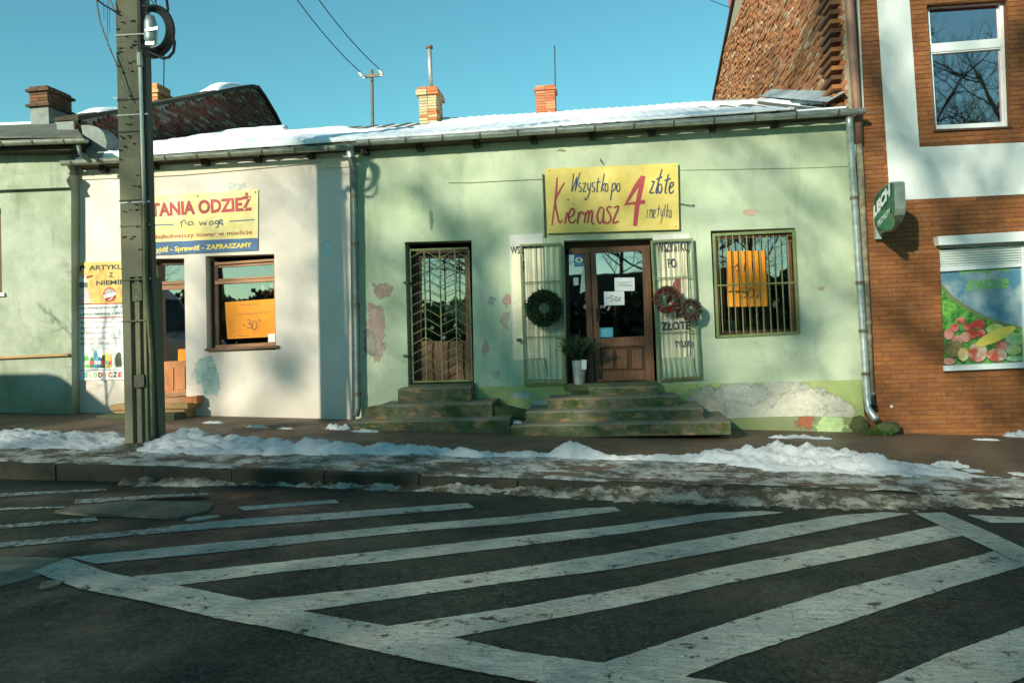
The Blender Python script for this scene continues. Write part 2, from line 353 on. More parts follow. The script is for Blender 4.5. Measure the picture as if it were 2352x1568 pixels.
K0 = 'bare park tree behind the viewpoint, '
TREES = [(-19.5,-13,16,1,K0+'leftmost of the front row',.24,.42,1.0,1.1,3), (-15.0,-14,16.5,2,K0+'second in the front row',.28,.38,1.0,1.5,7), (-11.0,-12,15.5,3,K0+'third in the front row with a forked crown',.30,.36,1.0,1.45,8),
 (-6.5,-14,20,4,K0+'tallest one standing further back',.32,.36,1.0,1.45,8), (-3.0,-16,19,13,K0+'broad one right of the tallest',.28,.42,1.1,1.0,8), (2.5,-15,16,6,K0+'slim one right of the tallest',.2,.25,1.0,1.0,2), (11,-13,17,7,K0+'fifth in the front row near the right end',.24,.25,1.0,1.3,5)]
BACK = [(16,-16,3,.9,1.2,K0+'one near right end with slanted limbs'),(21,-14,2,.85,2.2,K0+'rightmost of the front row'),(-3,-24,2,.85,.7,K0+'second row, near the middle'),(4,-26,3,.8,2.6,K0+'second row, right of middle'),(-9,-27,1,.85,4.1,K0+'second row, left of middle'),(9,-24,1,.8,5.0,K0+'second row, third from the right'),(15,-27,2,.85,3.3,K0+'second row, second from right'),(24,-25,3,.9,.3,K0+'second row, far right'),(-16,-26,3,.85,2.9,K0+'second row, far left'),(0,-30,0,.8,1.9,K0+'third row, behind the hedge gap'),(-27,-19,2,.8,1.1,K0+'left end of the park, thick crown'),(-33,-26,3,.85,4.4,K0+'left end of the park, further back'),(-22,-30,0,.9,2.0,K0+'left end of the park, third row'),(7,-31,1,.9,3.8,K0+'third row, right one')]
VX = -9.6; YT = (-9.7, 9.4)
# ------------------------------------------------------------------ ground, road, pavement
def asphalt():
    n = NB('worn_asphalt', .7, .18); g = n.ramp(n.noise(1.0, 5, .6), .35, .7)
    def cells(sc, lo, hi):
        v = n.N('ShaderNodeTexVoronoi'); v.inputs['Scale'].default_value = sc; n.L(n.pos, v.inputs['Vector']); q = n.N('ShaderNodeSeparateColor'); n.L(v.outputs['Color'], q.inputs[0]); return n.ramp(q.outputs[0], lo, hi), v.outputs['Distance']
    c1, d1 = cells(75, .1, 1); c2, d2 = cells(34, .55, 1)
    a = n.mix(c1, (.002,.0045,.0035), (.026,.037,.028)); a = n.mix(n.math('MULTIPLY', c2, .55), a, (.045,.058,.044)); a = n.mix(n.math('MULTIPLY', g, .3), a, (.016,.024,.018))
    a = n.mix(n.ramp(n.noise(45, 3, .9), .62, .66, 0, .8), a, (.12,.125,.10)); a = n.mix(n.ramp(n.noise(.35, 6, .7), .52, .62, 0, .5), a, (.010,.013,.011))
    cr = n.math('ABSOLUTE', n.math('SUBTRACT', n.noise(.45, 8, .6), .5)); a = n.mix(n.ramp(cr, .0035, .001, 0, .85), a, (.004,.005,.004)); n.col(a)
    n.L(n.ramp(n.noise(.8, 5, .65), .40, .62, .45, .85), n.b.inputs['Roughness']); n.bump(n.math('ADD', c1, c2), .010, .9); return n.m
M['asphalt'] = asphalt()
def paint():
    n = NB('worn_road_paint', .7, .2); f = n.noise(70, 6, .85)
    a = n.mix(n.ramp(n.noise(2.2, 5, .6), .35, .65), (.30,.36,.33), (.50,.53,.46)); a = n.mix(n.ramp(n.noise(1.6,4), .5, .7, 0, .45), a, (.42,.34,.22))
    a = n.mix(n.ramp(n.noise(30, 5, .8, stretch=(.3, 1.5, 1)), .42, .66, 0, .75), a, (.13,.15,.12))
    a = n.mix(n.ramp(f, .55, .62), a, (.05,.05,.04)); a = n.mix(n.ramp(n.noise(8, 9, .8), .565, .61), a, (.035,.035,.028)); a = n.mix(n.ramp(n.noise(2.6, 9, .85), .60, .67, 0, .9), a, (.05,.055,.04)); n.col(a); n.bump(n.noise(120, 3, .85), .014, .8); return n.m
def paint_old():
    n = NB('nearly_gone_road_paint', .6, .35); a = n.mix(n.ramp(n.noise(16, 8, .8), .47, .55), (.40,.44,.40), (.035,.035,.028))
    a = n.mix(n.ramp(n.noise(90, 4, .8), .52, .6), a, (.035,.035,.028)); n.col(a); n.bump(n.noise(120, 3, .85), .014, .8); return n.m
M['paint'] = paint(); M['paint_old'] = paint_old()
def paver():
    n = NB('dirty_red_pavers', .75, .3); b = n.N('ShaderNodeTexBrick'); b.inputs['Scale'].default_value = 1
    b.inputs['Brick Width'].default_value = .2; b.inputs['Row Height'].default_value = .1; b.inputs['Mortar Size'].default_value = .006
    b.inputs['Color1'].default_value = (.16,.095,.062,1); b.inputs['Color2'].default_value = (.12,.08,.052,1); b.inputs['Mortar'].default_value = (.06,.045,.03,1)
    n.L(n.pos, b.inputs['Vector']); a = n.mix(n.ramp(n.noise(1.7, 6, .7), .42, .66), b.outputs[0], (.11,.095,.06)); a = n.mix(n.ramp(n.noise(9, 6, .75), .6, .72), a, (.24,.22,.17))
    n.col(a); n.L(n.ramp(n.noise(1.3, 4), .4, .65, .45, .85), n.b.inputs['Roughness']); n.bump(n.noise(50, 5, .8), .012, .7); return n.m
M['paver'] = paver()
def snowm(name, dirt, lo=.5, hi=.7, base=(.84,.88,.90)):
    n = NB(name, .75, .25); a = n.mix(n.ramp(n.noise(3.5, 7, .75), lo, hi), base, dirt)
    a = n.mix(n.ramp(n.noise(22, 7, .85), .58, .68, 0, .6), a, tuple(x*.6 for x in dirt)); n.col(a)
    n.b.inputs['Subsurface Weight'].default_value = .0; n.bump(n.noise(30, 7, .85), .05, 1.0); return n.m
M['snow'] = snowm('bank_snow', (.50,.50,.43), .52, .82); M['snow_roof'] = simple('roof_snow', (.86,.89,.92), .7, .03, 3, .01)
M['slush'] = snowm('dirty_slush', (.13,.115,.08), .43, .56, (.58,.60,.56)); M['slush2'] = snowm('brown_slush', (.11,.10,.065), .42, .55, (.50,.50,.42))
M['kerbm'] = simple('kerb_concrete', (.060,.056,.038), .9, .4, 9, .015, c2=(.018,.022,.014)); M['earth'] = simple('winter_park_ground', (.12,.11,.06), .95, .4, .8, .03, c2=(.2,.19,.15))
M['patch'] = simple('cement_patch', (.09,.08,.055), .85, .3, 6, .008, c2=(.15,.135,.10)); M['patch2'] = simple('sandy_cement_patch', (.30,.29,.20), .85, .3, 9, .008, c2=(.07,.075,.055))
def sheet(name, xs, ys, zf, mat, kind, **k):
    V = [(x, y, zf(x, y)) for y in ys for x in xs]; nx = len(xs)
    Fc = [(j*nx+i, j*nx+i+1, (j+1)*nx+i+1, (j+1)*nx+i) for j in range(len(ys)-1) for i in range(nx-1)]
    return O(name, V, Fc, mat, kind=kind, smooth=True, **k)
XS = [-600, -200, -60, -30, -13]+[-12+i for i in range(21)]+[9, 30, 60, 200, 600]
sheet('ground', XS, [-600, -200, -60, -30, -12, -4.6], lambda x, y: zroad(x)+.10+(.0 if y > -6 else .1), M['earth'], 'structure')
O('ground', *[[( -600,40,-.6),(600,40,-.6),(600,900,-.6),(-600,900,-.6)], [(0,1,2,3)]], M['earth'], kind='structure')
sheet('road', XS, [-4.6, -2, 0, 2, 4, 6, KY], lambda x, y: zroad(x), M['asphalt'], 'structure')
pv = sheet('pavement', XS, [KY+.14, 8.5, 9.2, 10, 11, Y0+.3], lambda x, y: zpave(x, y), M['paver'], 'structure')
sheet('ground', XS, [Y0+.3, 20, 40], lambda x, y: zbase(x)-.05 if y < 30 else -.6, M['earth'], 'structure')
kb = thing('kerb', None, None, (0, 0, 0), kind='structure')
x = -14.0; i = 0
while x < 11:
    L = 1.0; j = random.uniform(-.008, .008)
    def zk(xx): return zkerb(xx)-(.0 if xx < 2 else min(.05, (xx-2)*.03))+j
    a, b = x+.006, x+L-.006; y0 = KY+random.uniform(-.006, .006); y1 = KY+.14
    V = []
    for xx in (a, b): zt = zk(xx); V += [(xx,y0,zroad(xx)-.1),(xx,y0,zt-.02),(xx,y0+.02,zt),(xx,y1,zt),(xx,y1,zroad(xx)-.1)]
    O('kerb_stone', V, [(0,1,6,5),(1,2,7,6),(2,3,8,7),(3,4,9,8),(0,4,3,2,1),(5,6,7,8,9)], M['kerbm'], kb); x += L
# far side kerb of the street
O('kerb', *(lambda V: (V, [(0,1,3,2),(2,3,5,4)]))([( -13,-4.6,zroad(-13)),(9,-4.6,zroad(9)),(-13,-4.62,zroad(-13)+.12),(9,-4.62,zroad(9)+.12),(-13,-4.8,zroad(-13)+.12),(9,-4.8,zroad(9)+.12)]), M['kerbm'], kind='structure')
# painted hatching: coordinates read in a picture enlarged twice, y from 1033.5
def fbm(x, y, z=0, s=1, o=4): return noise.fractal(Vector((x*s, y*s, z)), .9, 2.1, o)
def rp(lst): return [(x/2, 1033.5+y/2) for x, y in lst]
def B(lst): return [(2352+x, y) for x, y in lst]
def resample(L, n):
    d = [0]
    for a, b in zip(L, L[1:]): d.append(d[-1]+math.dist(a, b))
    r = []
    for i in range(n+1):
        t = d[-1]*i/n; k = 0
        while k < len(d)-2 and d[k+1] < t: k += 1
        f = (t-d[k])/max(1e-9, d[k+1]-d[k]); r.append((L[k][0]+(L[k+1][0]-L[k][0])*f, L[k][1]+(L[k+1][1]-L[k][1])*f))
    return r
hatch = thing('road_marking', None, None, (0, 0, 0), kind='structure')
def stripe(up, lo, mat, lift=.004, name='stripe', n=70):
    u = resample(rp(up), n); l = resample(rp(lo), n)
    V = [G(*p, road=True)+Vector((0, 0, lift)) for p in u]+[G(*p, road=True)+Vector((0, 0, lift)) for p in l]; m = n+1
    V = [v+Vector((0, .010*fbm(v.x, v.y, 1, 22, 4), 0)) for v in V]
    return O(name, V, [(i+m, i+1+m, i+1, i) for i in range(n)], mat, hatch)
PO = M['paint_old']; PN = M['paint']
stripe([(-300,225),(0,198),(480,178)], [(-300,245),(0,215),(490,185)], PO)
stripe([(350,240),(700,220),(960,208)], [(340,262),(720,232),(960,218)], PO, .030)
stripe([(-200,285),(0,266),(300,258)], [(-200,297),(0,276),(300,266)], PO)
stripe([(1090,262),(1540,228)], [(1120,278),(1560,243)], PN)
stripe([(-300,375),(0,345),(440,308)], [(-300,395),(0,362),(450,325)], PO)
stripe([(-500,480),(0,425),(450,385),(800,350)], [(-500,510),(0,450),(400,412),(800,375)], PO)
stripe([(780,350),(1090,318),(1600,283),(2150,243)], [(800,376),(1100,352),(1650,310),(2180,265)], PN, .0043)
stripe([(320,492),(900,435),(1400,390),(1900,340),(2352,305)]+B([(300,270),(470,262)]), [(440,522),(1000,470),(1500,415),(2000,365),(2352,340)]+B([(300,305),(500,280)]), PN)
stripe([(600,582),(1000,545),(1600,480),(2352,400)]+B([(500,345),(900,290),(1150,280)]), [(800,624),(1300,560),(1800,510),(2352,445)]+B([(500,385),(900,325),(1250,288)]), PN)
stripe([(1150,692),(1700,635),(2352,545)]+B([(500,470),(1000,385),(1500,300),(1700,285)]), [(1380,742),(1900,670),(2352,605)]+B([(500,545),(1000,455),(1400,375),(1830,292)]), PN)
stripe([(1760,812),(2352,725)]+B([(600,620),(1000,530),(1500,440),(1960,347)]), [(2070,864),(2352,810)]+B([(500,720),(1000,610),(1500,510),(2070,395)]), PN)
stripe(B([(400,984),(1000,790),(1500,640),(2000,520),(2215,465)]), B([(780,1046),(1000,960),(1500,800),(2000,635),(2352,535)]), PN)
stripe(B([(1200,1290),(1690,1069),(2000,935),(2352,810),(2700,700)]), B([(1800,1300),(2290,1069),(2352,1045),(2900,830)]), PN)
stripe([(310,497),(480,560),(620,590),(820,625),(1170,695),(1390,742),(1780,812),(2080,862),(2352,925)]+B([(420,982),(790,1042),(1300,1120)]), [(150,560),(370,640),(700,705),(1000,775),(1300,830),(1600,900),(2000,985),(2352,1050)]+B([(100,1069),(500,1150),(1000,1230)]), PN, .0065, 'border_line', 140)
stripe(B([(1985,288),(2200,380),(2352,452),(2800,650)]), B([(1850,292),(1960,345),(2070,395),(2220,465),(2352,537),(2700,740)]), PN, .0065, 'border_line')
stripe(B([(2090,298),(2352,310),(2600,325)]), B([(2200,335),(2352,335),(2600,350)]), PN)
def slabpx(name, pts, h, mat):
    c = [G(x, y, road=True) for x, y in rp(pts)]; n = len(c)
    V = [p+Vector((0, 0, h)) for p in c]+[p-Vector((0, 0, .02)) for p in c]; t = tessellate_polygon([c])
    return O(name, V, [tuple(f) for f in t]+[(i, (i+1) % n, (i+1) % n+n, i+n) for i in range(n)], mat, kind='structure')
slabpx('road_patch', [(250,290),(330,262),(560,240),(860,245),(985,255),(960,285),(820,318),(560,306),(400,303)], .022, M['patch'])
slabpx('road_patch', [(-400,470),(0,490),(200,492),(330,503),(290,545),(130,590),(0,625),(-400,640)], .003, M['patch2'])
slabpx('road_patch', [(180,640),(190,612),(250,602),(292,606),(270,622),(225,632)], .012, M['patch2'])
slabpx('road_patch', [(850,322),(900,310),(1000,303),(1010,308),(930,322),(870,328)], .012, M['paint'])
# ------------------------------------------------------------------ snow
ST = [(-150,985,1035,.12),(0,985,1035,.12),(150,990,1040,.12),(240,992,1044,.10),(290,1003,1042,.06),(330,1006,1018,.02),(372,1003,1030,.06),(400,988,1046,.14),(430,990,1050,.14),(560,1004,1051,.11),(650,1012,1052,.12),(705,1002,1050,.17),(760,1015,1052,.12),
 (900,1020,1048,.10),(1100,1035,1050,.07),(1260,1040,1052,.06),(1305,1017,1055,.18),(1345,1024,1057,.13),(1390,1045,1058,.05),(1550,1044,1062,.08),(1700,1030,1080,.13),(1790,1016,1086,.17),(1860,1018,1092,.17),(1950,1032,1094,.15),(2040,1046,1098,.14),(2090,1064,1100,.07),(2200,1076,1105,.05),(2260,1092,1104,.0)]
stt = []
for px, yt, yf, h in ST:
    c = G(px, yt+2, h, road=False); f = G(px, yf, 0, road=False); stt.append((c.x, c.y, f.y, h))
def interp(T, x):
    if x <= T[0][0]: return T[0][1:]
    if x >= T[-1][0]: return T[-1][1:]
    for a, b in zip(T, T[1:]):
        if x <= b[0]:
            f = (x-a[0])/(b[0]-a[0]); return [a[i]+(b[i]-a[i])*f for i in range(1, len(a))]
def bank_h(x, y):
    yc, yf, h = interp(stt, x)
    if y < yc: t = max(-.6, (y-yf)/max(.05, yc-yf)); pf = t**.7 if t > 0 else t*1.5
    else: pf = max(-1.5, 1-((y-yc)/.28)**2*1.0)
    if y > yc+.45: return -.05
    n = fbm(x, y, 3, 3.6, 5)*.6+(.5-abs(fbm(x, y, 9, 6, 4)))*.8
    return .82*h*pf*(1+.8*n)+.035*n-.012
def frange(a, b, s): return [a+s*i for i in range(int((b-a)/s)+1)]
def field(name, x0, x1, y0, y1, s, hf, zf, mat, label=None, cat=None, kind='stuff'):
    xs = frange(x0, x1, s); ys = frange(y0, y1, s*.8)
    V = []; nx = len(xs); keep = []
    for y in ys:
        for x in xs: h = hf(x, y); V.append((x, y, zf(x, y)+max(h, -.03))); keep.append(h > -.02)
    Fc = []
    for j in range(len(ys)-1):
        for i in range(nx-1):
            q = (j*nx+i, j*nx+i+1, (j+1)*nx+i+1, (j+1)*nx+i)
            if any(keep[k] for k in q): Fc.append(q)
    used = sorted({k for f in Fc for k in f}); mp = {k: i for i, k in enumerate(used)}
    return O(name, [V[k] for k in used], [tuple(mp[k] for k in f) for f in Fc], mat, smooth=True, label=label, cat=cat, kind=kind)
field('snow_bank', -9.6, 4.4, 8.0, 11.2, .035, bank_h, zpave, M['snow'], 'long lumpy bank of shovelled snow along the pavement', 'snow')
def slush_h(x, y):
    yc, yf, h = interp(stt, x)
    e = min(1, (y-KY-.10+.10*fbm(x, y, 6, 2, 3))/.1)*min(1, max(-1, (yf+.12-y)/.15)); ex = max(0, min(1, (4.6-x)/.8)); wv = max(0, 1-abs(y-yf)/.5)
    return (.022*(fbm(x*.6, y*2.2, 5, 2.4, 5)+fbm(x, y, 1, 9, 3)*.4+.02+.55*wv+(.25 if x < -3.5 else 0))+.004)*ex+min(0, e)*.05-(1-ex)*.02
field('pavement_slush', -9.6, 4.7, KY+.03, 10.1, .045, slush_h, zpave, M['slush'], 'thin dirty slush trodden over the pavement beside the kerb', 'slush')
GT = [(P(px, 1130, KY).x, a, b) for px, a, b in [(-100,0,.0),(280,0,0),(300,.22,.05),(480,.20,.05),(560,.05,.02),(760,.12,.03),(1000,.2,.035),(1176,.25,.04),(1400,.42,.05),(1650,.5,.06),(1850,.55,.06),(2050,.5,.05),(2250,.35,.04),(2400,.1,.0)]]
def gut_h(x, y):
    wd, h = interp(GT, x); u = (KY-y)
    return h*(1-(u/max(wd, .01))**2)*(1+.8*fbm(x, y, 2, 4, 5))+.030*fbm(x, y, 4, 12, 4)-.008 if wd > .02 else -.05
field('gutter_slush', -6.2, 4.6, KY-.75, KY+.01, .03, gut_h, lambda x, y: zroad(x), M['slush2'], 'brown grey slush lying in the gutter below the kerb', 'slush')
def spatch(cx, cy, rx, ry, h, label, name='snow_patch', zf=zpave, mat='snow', gx=None):
    c = G(cx, cy, road=False) if gx is None else gx; a = abs(G(cx+rx, cy, road=False).x-c.x) if gx is None else rx
    n = 34; V = []; Fc = []; sd = random.random()*50
    for j in range(n+1):
        for i in range(n+1):
            u = -1+2*i/n; v = -1+2*j/n; x = c.x+u*a*1.25; y = c.y+v*ry*1.25
            hh = h*(1-(u*1.25)**2-(v*1.25)**2)+h*1.1*fbm(u*1.3+sd, v*1.3, 0, 2.2, 4)
            V.append((x, y, zf(x, y)+max(hh, -.02)))
    Fc = [(j*(n+1)+i, j*(n+1)+i+1, (j+1)*(n+1)+i+1, (j+1)*(n+1)+i) for j in range(n) for i in range(n)]
    Fc = [f for f in Fc if any(V[k][2]-zf(V[k][0], V[k][1]) > -.012 for k in f)]
    us = sorted({k for f in Fc for k in f}); mp = {k: i for i, k in enumerate(us)}
    return O(name, [V[k] for k in us], [tuple(mp[k] for k in f) for f in Fc], M[mat], smooth=True, label=label, cat='snow', group='small snow patches on the pavement')
spatch(486, 971, 24, .07, .02, 'small thin snow patch on the pavement below the cream wall window')
spatch(592, 981, 26, .06, .02, 'thin snow patch on pavement just left of the cream wall corner')
spatch(655, 984, 18, .05, .015, 'tiny narrow snow sliver on the pavement before the cream wall')
spatch(780, 984, 32, .12, .05, 'snow heap at the foot of the cream wall corner')
spatch(840, 991, 30, .07, .025, 'flat snow patch at the left end of the lower mossy step')
spatch(1795, 1005, 26, .07, .025, 'left oval of three snow patches before the peeling plinth')
spatch(1833, 1004, 30, .07, .025, 'middle oval of three snow patches before the peeling plinth')
spatch(1882, 1007, 26, .06, .02, 'right thin one of three snow patches before the peeling plinth')
spatch(2335, 1000, 34, .16, .06, 'snow heap against the orange brick wall at the far right')
spatch(2270, 1010, 26, .05, .015, 'thin grey snow streak before the orange brick wall')
spatch(2180, 1071, 36, .08, .05, 'thin white snow streak at the right end of the bank')
# ------------------------------------------------------------------ buildings
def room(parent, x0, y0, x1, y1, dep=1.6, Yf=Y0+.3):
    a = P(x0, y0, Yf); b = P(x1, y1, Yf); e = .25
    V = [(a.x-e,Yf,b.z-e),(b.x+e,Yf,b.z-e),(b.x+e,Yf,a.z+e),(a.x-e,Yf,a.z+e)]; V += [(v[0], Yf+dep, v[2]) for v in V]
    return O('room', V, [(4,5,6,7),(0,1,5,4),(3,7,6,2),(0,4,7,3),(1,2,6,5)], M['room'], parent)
BOT = 80   # walls run below ground, picture pixels
LH = thing('corner_house', 'old green plastered house at the left edge with a yellow ledge', 'house', (-9.5, Y0, .5))
wall('wall', [(-420,348),(158,340),(160,396),(163,400),(165,1000),(-420,1000)], [[(-90,480),(2,478),(5,672),(-90,676)]], Y0-.2, 1.2, M['lgreen'], LH, M['lgreen2'])
prism('window_sill', [(-100,676),(8,672),(9,680),(-100,686)], Y0-.24, .2, M['white'], LH)
prism('window_frame', [(-90,480),(2,478),(5,672),(-90,676)], Y0-.04, .05, M['wood_d'], LH)
prism('cornice', [(-420,412),(120,400),(155,396),(160,402),(152,414),(156,424),(160,430),(-420,452)], Y0-.29, .1, M['lgreen'], LH)
prism('ledge', [(-420,836),(155,812),(156,817),(-420,842)], Y0-.26, .08, M['slab'], LH)
CS = thing('clothing_shop', 'low cream plastered shop with brown door and orange papered window', 'shop', (-6.4, Y0, .4))
wall('wall', [(166,362),(806,318),(812,1000),(166,1000)], [[(346,594),(423,593),(428,918),(352,918)], [(472,588),(630,583),(634,803),(475,806)]], Y0, .3, M['cream'], CS, M['cream_band'])
prism('cornice', [(172,402),(278,398),(420,386),(560,378),(700,370),(742,364),(742,370),(700,377),(560,390),(420,402),(278,409),(172,413)], Y0-.025, .03, M['cream_band'], CS)
prism('corner_pilaster', [(738,366),(803,361),(809,1000),(743,1000)], Y0-.03, .035, M['cream'], CS)
prism('pilaster_cap', [(736,366),(803,361),(803,383),(737,387)], Y0-.05, .03, M['cream_band'], CS)
GS = thing('bargain_shop', 'low pale green plastered shop with peeling walls and grated openings', 'shop', (0, Y0, .1))
DL = [(930,556),(1083,552),(1089,888),(938,888)]; DM = [(1295,553),(1499,547),(1512,888),(1302,888)]; WR = [(1632,530),(1826,523),(1838,768),(1643,777)]
wall('wall', [(807,318),(1945,258),(1988,1000),(812,1000)], [DL, DM, WR], Y0+.02, .32, M['green'], GS, M['green_rev'])
prism('plinth', [(1098,888),(1300,884),(1302,1000),(1090,1000)], Y0-.002, .04, M['plinth'], GS)
prism('plinth', [(1512,884),(1978,872),(1990,1000),(1512,1000)], Y0-.004, .04, M['plinth'], GS)
prism('foundation', [(1600,968),(1700,960),(1860,956),(1990,960),(1996,1010),(1600,1010)], Y0-.07, .1, M['foot'], GS)
prism('foundation', [(840,935),(930,920),(930,1010),(838,1010)], Y0-.10, .14, M['steps'], GS)
def jag(name, pts, Y, dy, mat, par): return prism(name, pts, Y, dy, mat, par)
# roof of both shops
eaveY = Y0-.20
def zeave(x): return 4.665
RY = Y0+5.0
e1 = P(800, 290, RY); e2 = P(1740, 229, RY); 
def zridge(x): return e1.z+(e2.z-e1.z)*(x-e1.x)/(e2.x-e1.x)
def zroof(x, y):
    t = (y-eaveY)/(RY-eaveY); return (zeave(x)*(1-t)+zridge(x)*t) if t <= 1 else zridge(x)-(y-RY)*.3
XL = P(190, 330, Y0).x; XG = P(1943, 300, Y0).x
V = []; xs = frange(XL+.02, XG-.0, .12); xs.append(XG-.01)
for y in (eaveY, RY, RY+5):
    for x in xs: V.append((x, y, zroof(x, y)-.02+.02*math.sin(x*36)))
nx = len(xs)
V2 = V+[(a, b, c-.06) for a, b, c in V]; n0 = len(V)
rf = O('roof', V2, [(j*nx+i, j*nx+i+1, (j+1)*nx+i+1, (j+1)*nx+i) for j in range(2) for i in range(nx-1)]+[(n0+j*nx+i, n0+(j+1)*nx+i, n0+(j+1)*nx+i+1, n0+j*nx+i+1) for j in range(2) for i in range(nx-1)]+[(i, n0+i, n0+i+1, i+1) for i in range(nx-1)], M['roofsheet'], GS)
O('soffit', [(XL, eaveY+.02, 4.58), (XG, eaveY+.02, 4.58), (XG, Y0+.05, 4.53), (XL, Y0+.05, 4.53), (XL, eaveY+.02, 4.65), (XG, eaveY+.02, 4.65)], [(3,2,1,0),(0,1,5,4)], M['soffit'], GS)
x = XL+.4
while x < XG-.2:
    MB().box((x-.05, Y0-.12, 4.47), (x+.05, Y0+.03, 4.57)).out('rafter', M['raft'], GS); x += .88
# snow on roof
def inpoly(x, y, p):
    c = False; j = len(p)-1
    for i in range(len(p)):
        if (p[i][1] > y) != (p[j][1] > y) and x < (p[j][0]-p[i][0])*(y-p[i][1])/(p[j][1]-p[i][1])+p[i][0]: c = not c
        j = i
    return c
bare = [[(655,299),(760,290),(880,281),(1012,276),(1022,284),(930,299),(780,309),(660,311)], [(1570,246),(1640,242),(1720,238),(1745,231),(1800,235),(1960,242),(1960,262),(1800,250),(1700,250),(1600,250)]]
def rs_h(x, y):
    px, py = proj((x, y, zroof(x, y))); t = (y-eaveY)/(RY-eaveY)
    th = max(0, min(1, (-3.2-x)/1.6)); h = .035+.02*fbm(x*.7, y*.7, 0, 1.2, 4)+.012*math.sin(x*36)*(1-th)+th*(.08+.05*fbm(x, y, 3, .9, 4))
    pj = px+14*fbm(x, y, 7, 2.5, 3); pyj = py+1.6*fbm(x, y, 8, 3.5, 3)
    for b in bare:
        if inpoly(pj, pyj, b): return -.03
    if y < eaveY+.12: h *= .75+.4*fbm(x, y, 4, 7, 3); 
    if x < XL+.35: h *= max(0, (x-XL)/.35)**.5
    return h
xs = frange(XL+.03, XG-.02, .06); ys = frange(eaveY-.05, RY+.25, .08)
V = [(x, y, zroof(x, y)+max(-.03, rs_h(x, y))) for y in ys for x in xs]; nx = len(xs)
V += [(x, eaveY-.02, zroof(x, eaveY)-.01) for x in xs]; nb = len(ys)*nx
O('roof_snow', V, [(j*nx+i, j*nx+i+1, (j+1)*nx+i+1, (j+1)*nx+i) for j in range(len(ys)-1) for i in range(nx-1)]+[(nb+i, nb+i+1, i+1, i) for i in range(nx-1)], M['snow_roof'], smooth=True, label='white snow blanket lying over the long low shop roof', cat='snow', kind='stuff')
# flashing against the brick gable
f = [(1738,227,12.2+3.4),(1800,232,14.6),(1935,246,Y0-.1),(1925,256,Y0-.15),(1830,250,13.2),(1740,233,15)]
ymax = RY-.1; V = []
for i in range(9):
    y = eaveY+.1+(ymax-eaveY-.1)*i/8; z = zroof(XG, y); V += [(XG-.01, y, z+.20), (XG-.27, y, z+.07)]
O('flashing', V, [(2*i, 2*i+1, 2*i+3, 2*i+2) for i in range(8)], M['flash'], GS)
def gutter(parent, pa, pb, Y, r, mat, br=.57, name='gutter'):
    a = P(*pa, Y-r); b = P(*pb, Y-r); a = a+Vector((0, r, 0)); b = b+Vector((0, r, 0)); n = 10; V = []
    for p in (a, b):
        for k in range(n+1):
            q = math.pi*k/n; V.append(p+Vector((0, -math.cos(q)*r, -math.sin(q)*r)))
    Fc = [(k, k+1, n+2+k, n+1+k) for k in range(n)]
    for p0 in (0, n+1): Fc.append(tuple(range(p0, p0+n+1)) if p0 == 0 else tuple(range(p0, p0+n+1))[::-1])
    o = O(name, V, Fc, mat, parent, smooth=False); m = MB().tube([a-Vector((0, r, 0)), b-Vector((0, r, 0))], .009, 6); m.out('rolled_edge', mat, o)
    L = (b-a).length; k = int(L/br)
    for i in range(k+1):
        p = a+(b-a)*((i+.35)/(k+1)); pts = [p+Vector((0, -math.cos(math.pi*j/8)*(r+.006), -math.sin(math.pi*j/8)*(r+.006))) for j in range(9)]
        m = MB()
        V = [q+Vector((s, 0, 0)) for q in pts for s in (-.014, .014)]; m.add(V, [(2*j, 2*j+2, 2*j+3, 2*j+1) for j in range(8)])
        m.box((p.x-.014, p.y-r-.012, p.z-.02), (p.x+.014, p.y-r+.012, p.z+.012)); m.out('bracket', M['bracket'], o)
    return o
gutter(GS, (818,323), (1990,249), Y0-.29, .065, M['zinc'])
gutter(CS, (137,371), (803,333), Y0-.29, .06, M['zinc_old'])
gutter(LH, (-300,334), (192,318), Y0-.62, .06, M['zinc_old'])
def pipe(parent, pts, r, mat, name='downpipe', Yd=None, n=12):
    m = MB(); m.tube([P(x, y, Y) for x, y, Y in pts], r, n); return m.out(name, mat, parent, smooth=True)
dp = pipe(GS, [(1950,262,Y0-.22),(1951,285,Y0-.22),(1953,318,Y0-.16),(1955,345,Y0-.11),(1992,915,Y0-.11),(1995,940,Y0-.13),(2012,963,Y0-.33)], .05, M['zinc'])
for py in (455, 650, 760, 858): 
    xx = 1955+(1992-1955)*(py-345)/570; MB().tube([P(xx, py-4, Y0-.11), P(xx, py+4, Y0-.11)], .058, 12).out('pipe_collar', M['bracket'], dp)
dp = pipe(CS, [(803,333,Y0-.22),(804,345,Y0-.22),(805,362,Y0-.22),(814,392,Y0-.13),(814,420,Y0-.10),(822,935,Y0-.10),(818,955,Y0-.14)], .05, M['pipe_dark'])  # the pole's shadow is put into this pipe's dark blue colour
MB().tube([P(803,336,Y0-.22), P(806,362,Y0-.22)], .062, 12).out('rain_hopper', M['zinc'], dp)
for py in (450, 560, 700, 905): MB().tube([P(814+8*(py-420)/515, py-4, Y0-.10), P(814+8*(py-420)/515, py+4, Y0-.10)], .058, 12).out('pipe_collar', M['bracket'], dp)
pipe(LH, [(180,335,Y0-.6),(184,352,Y0-.6),(208,372,Y0-.42)], .035, M['pipe_dark'])
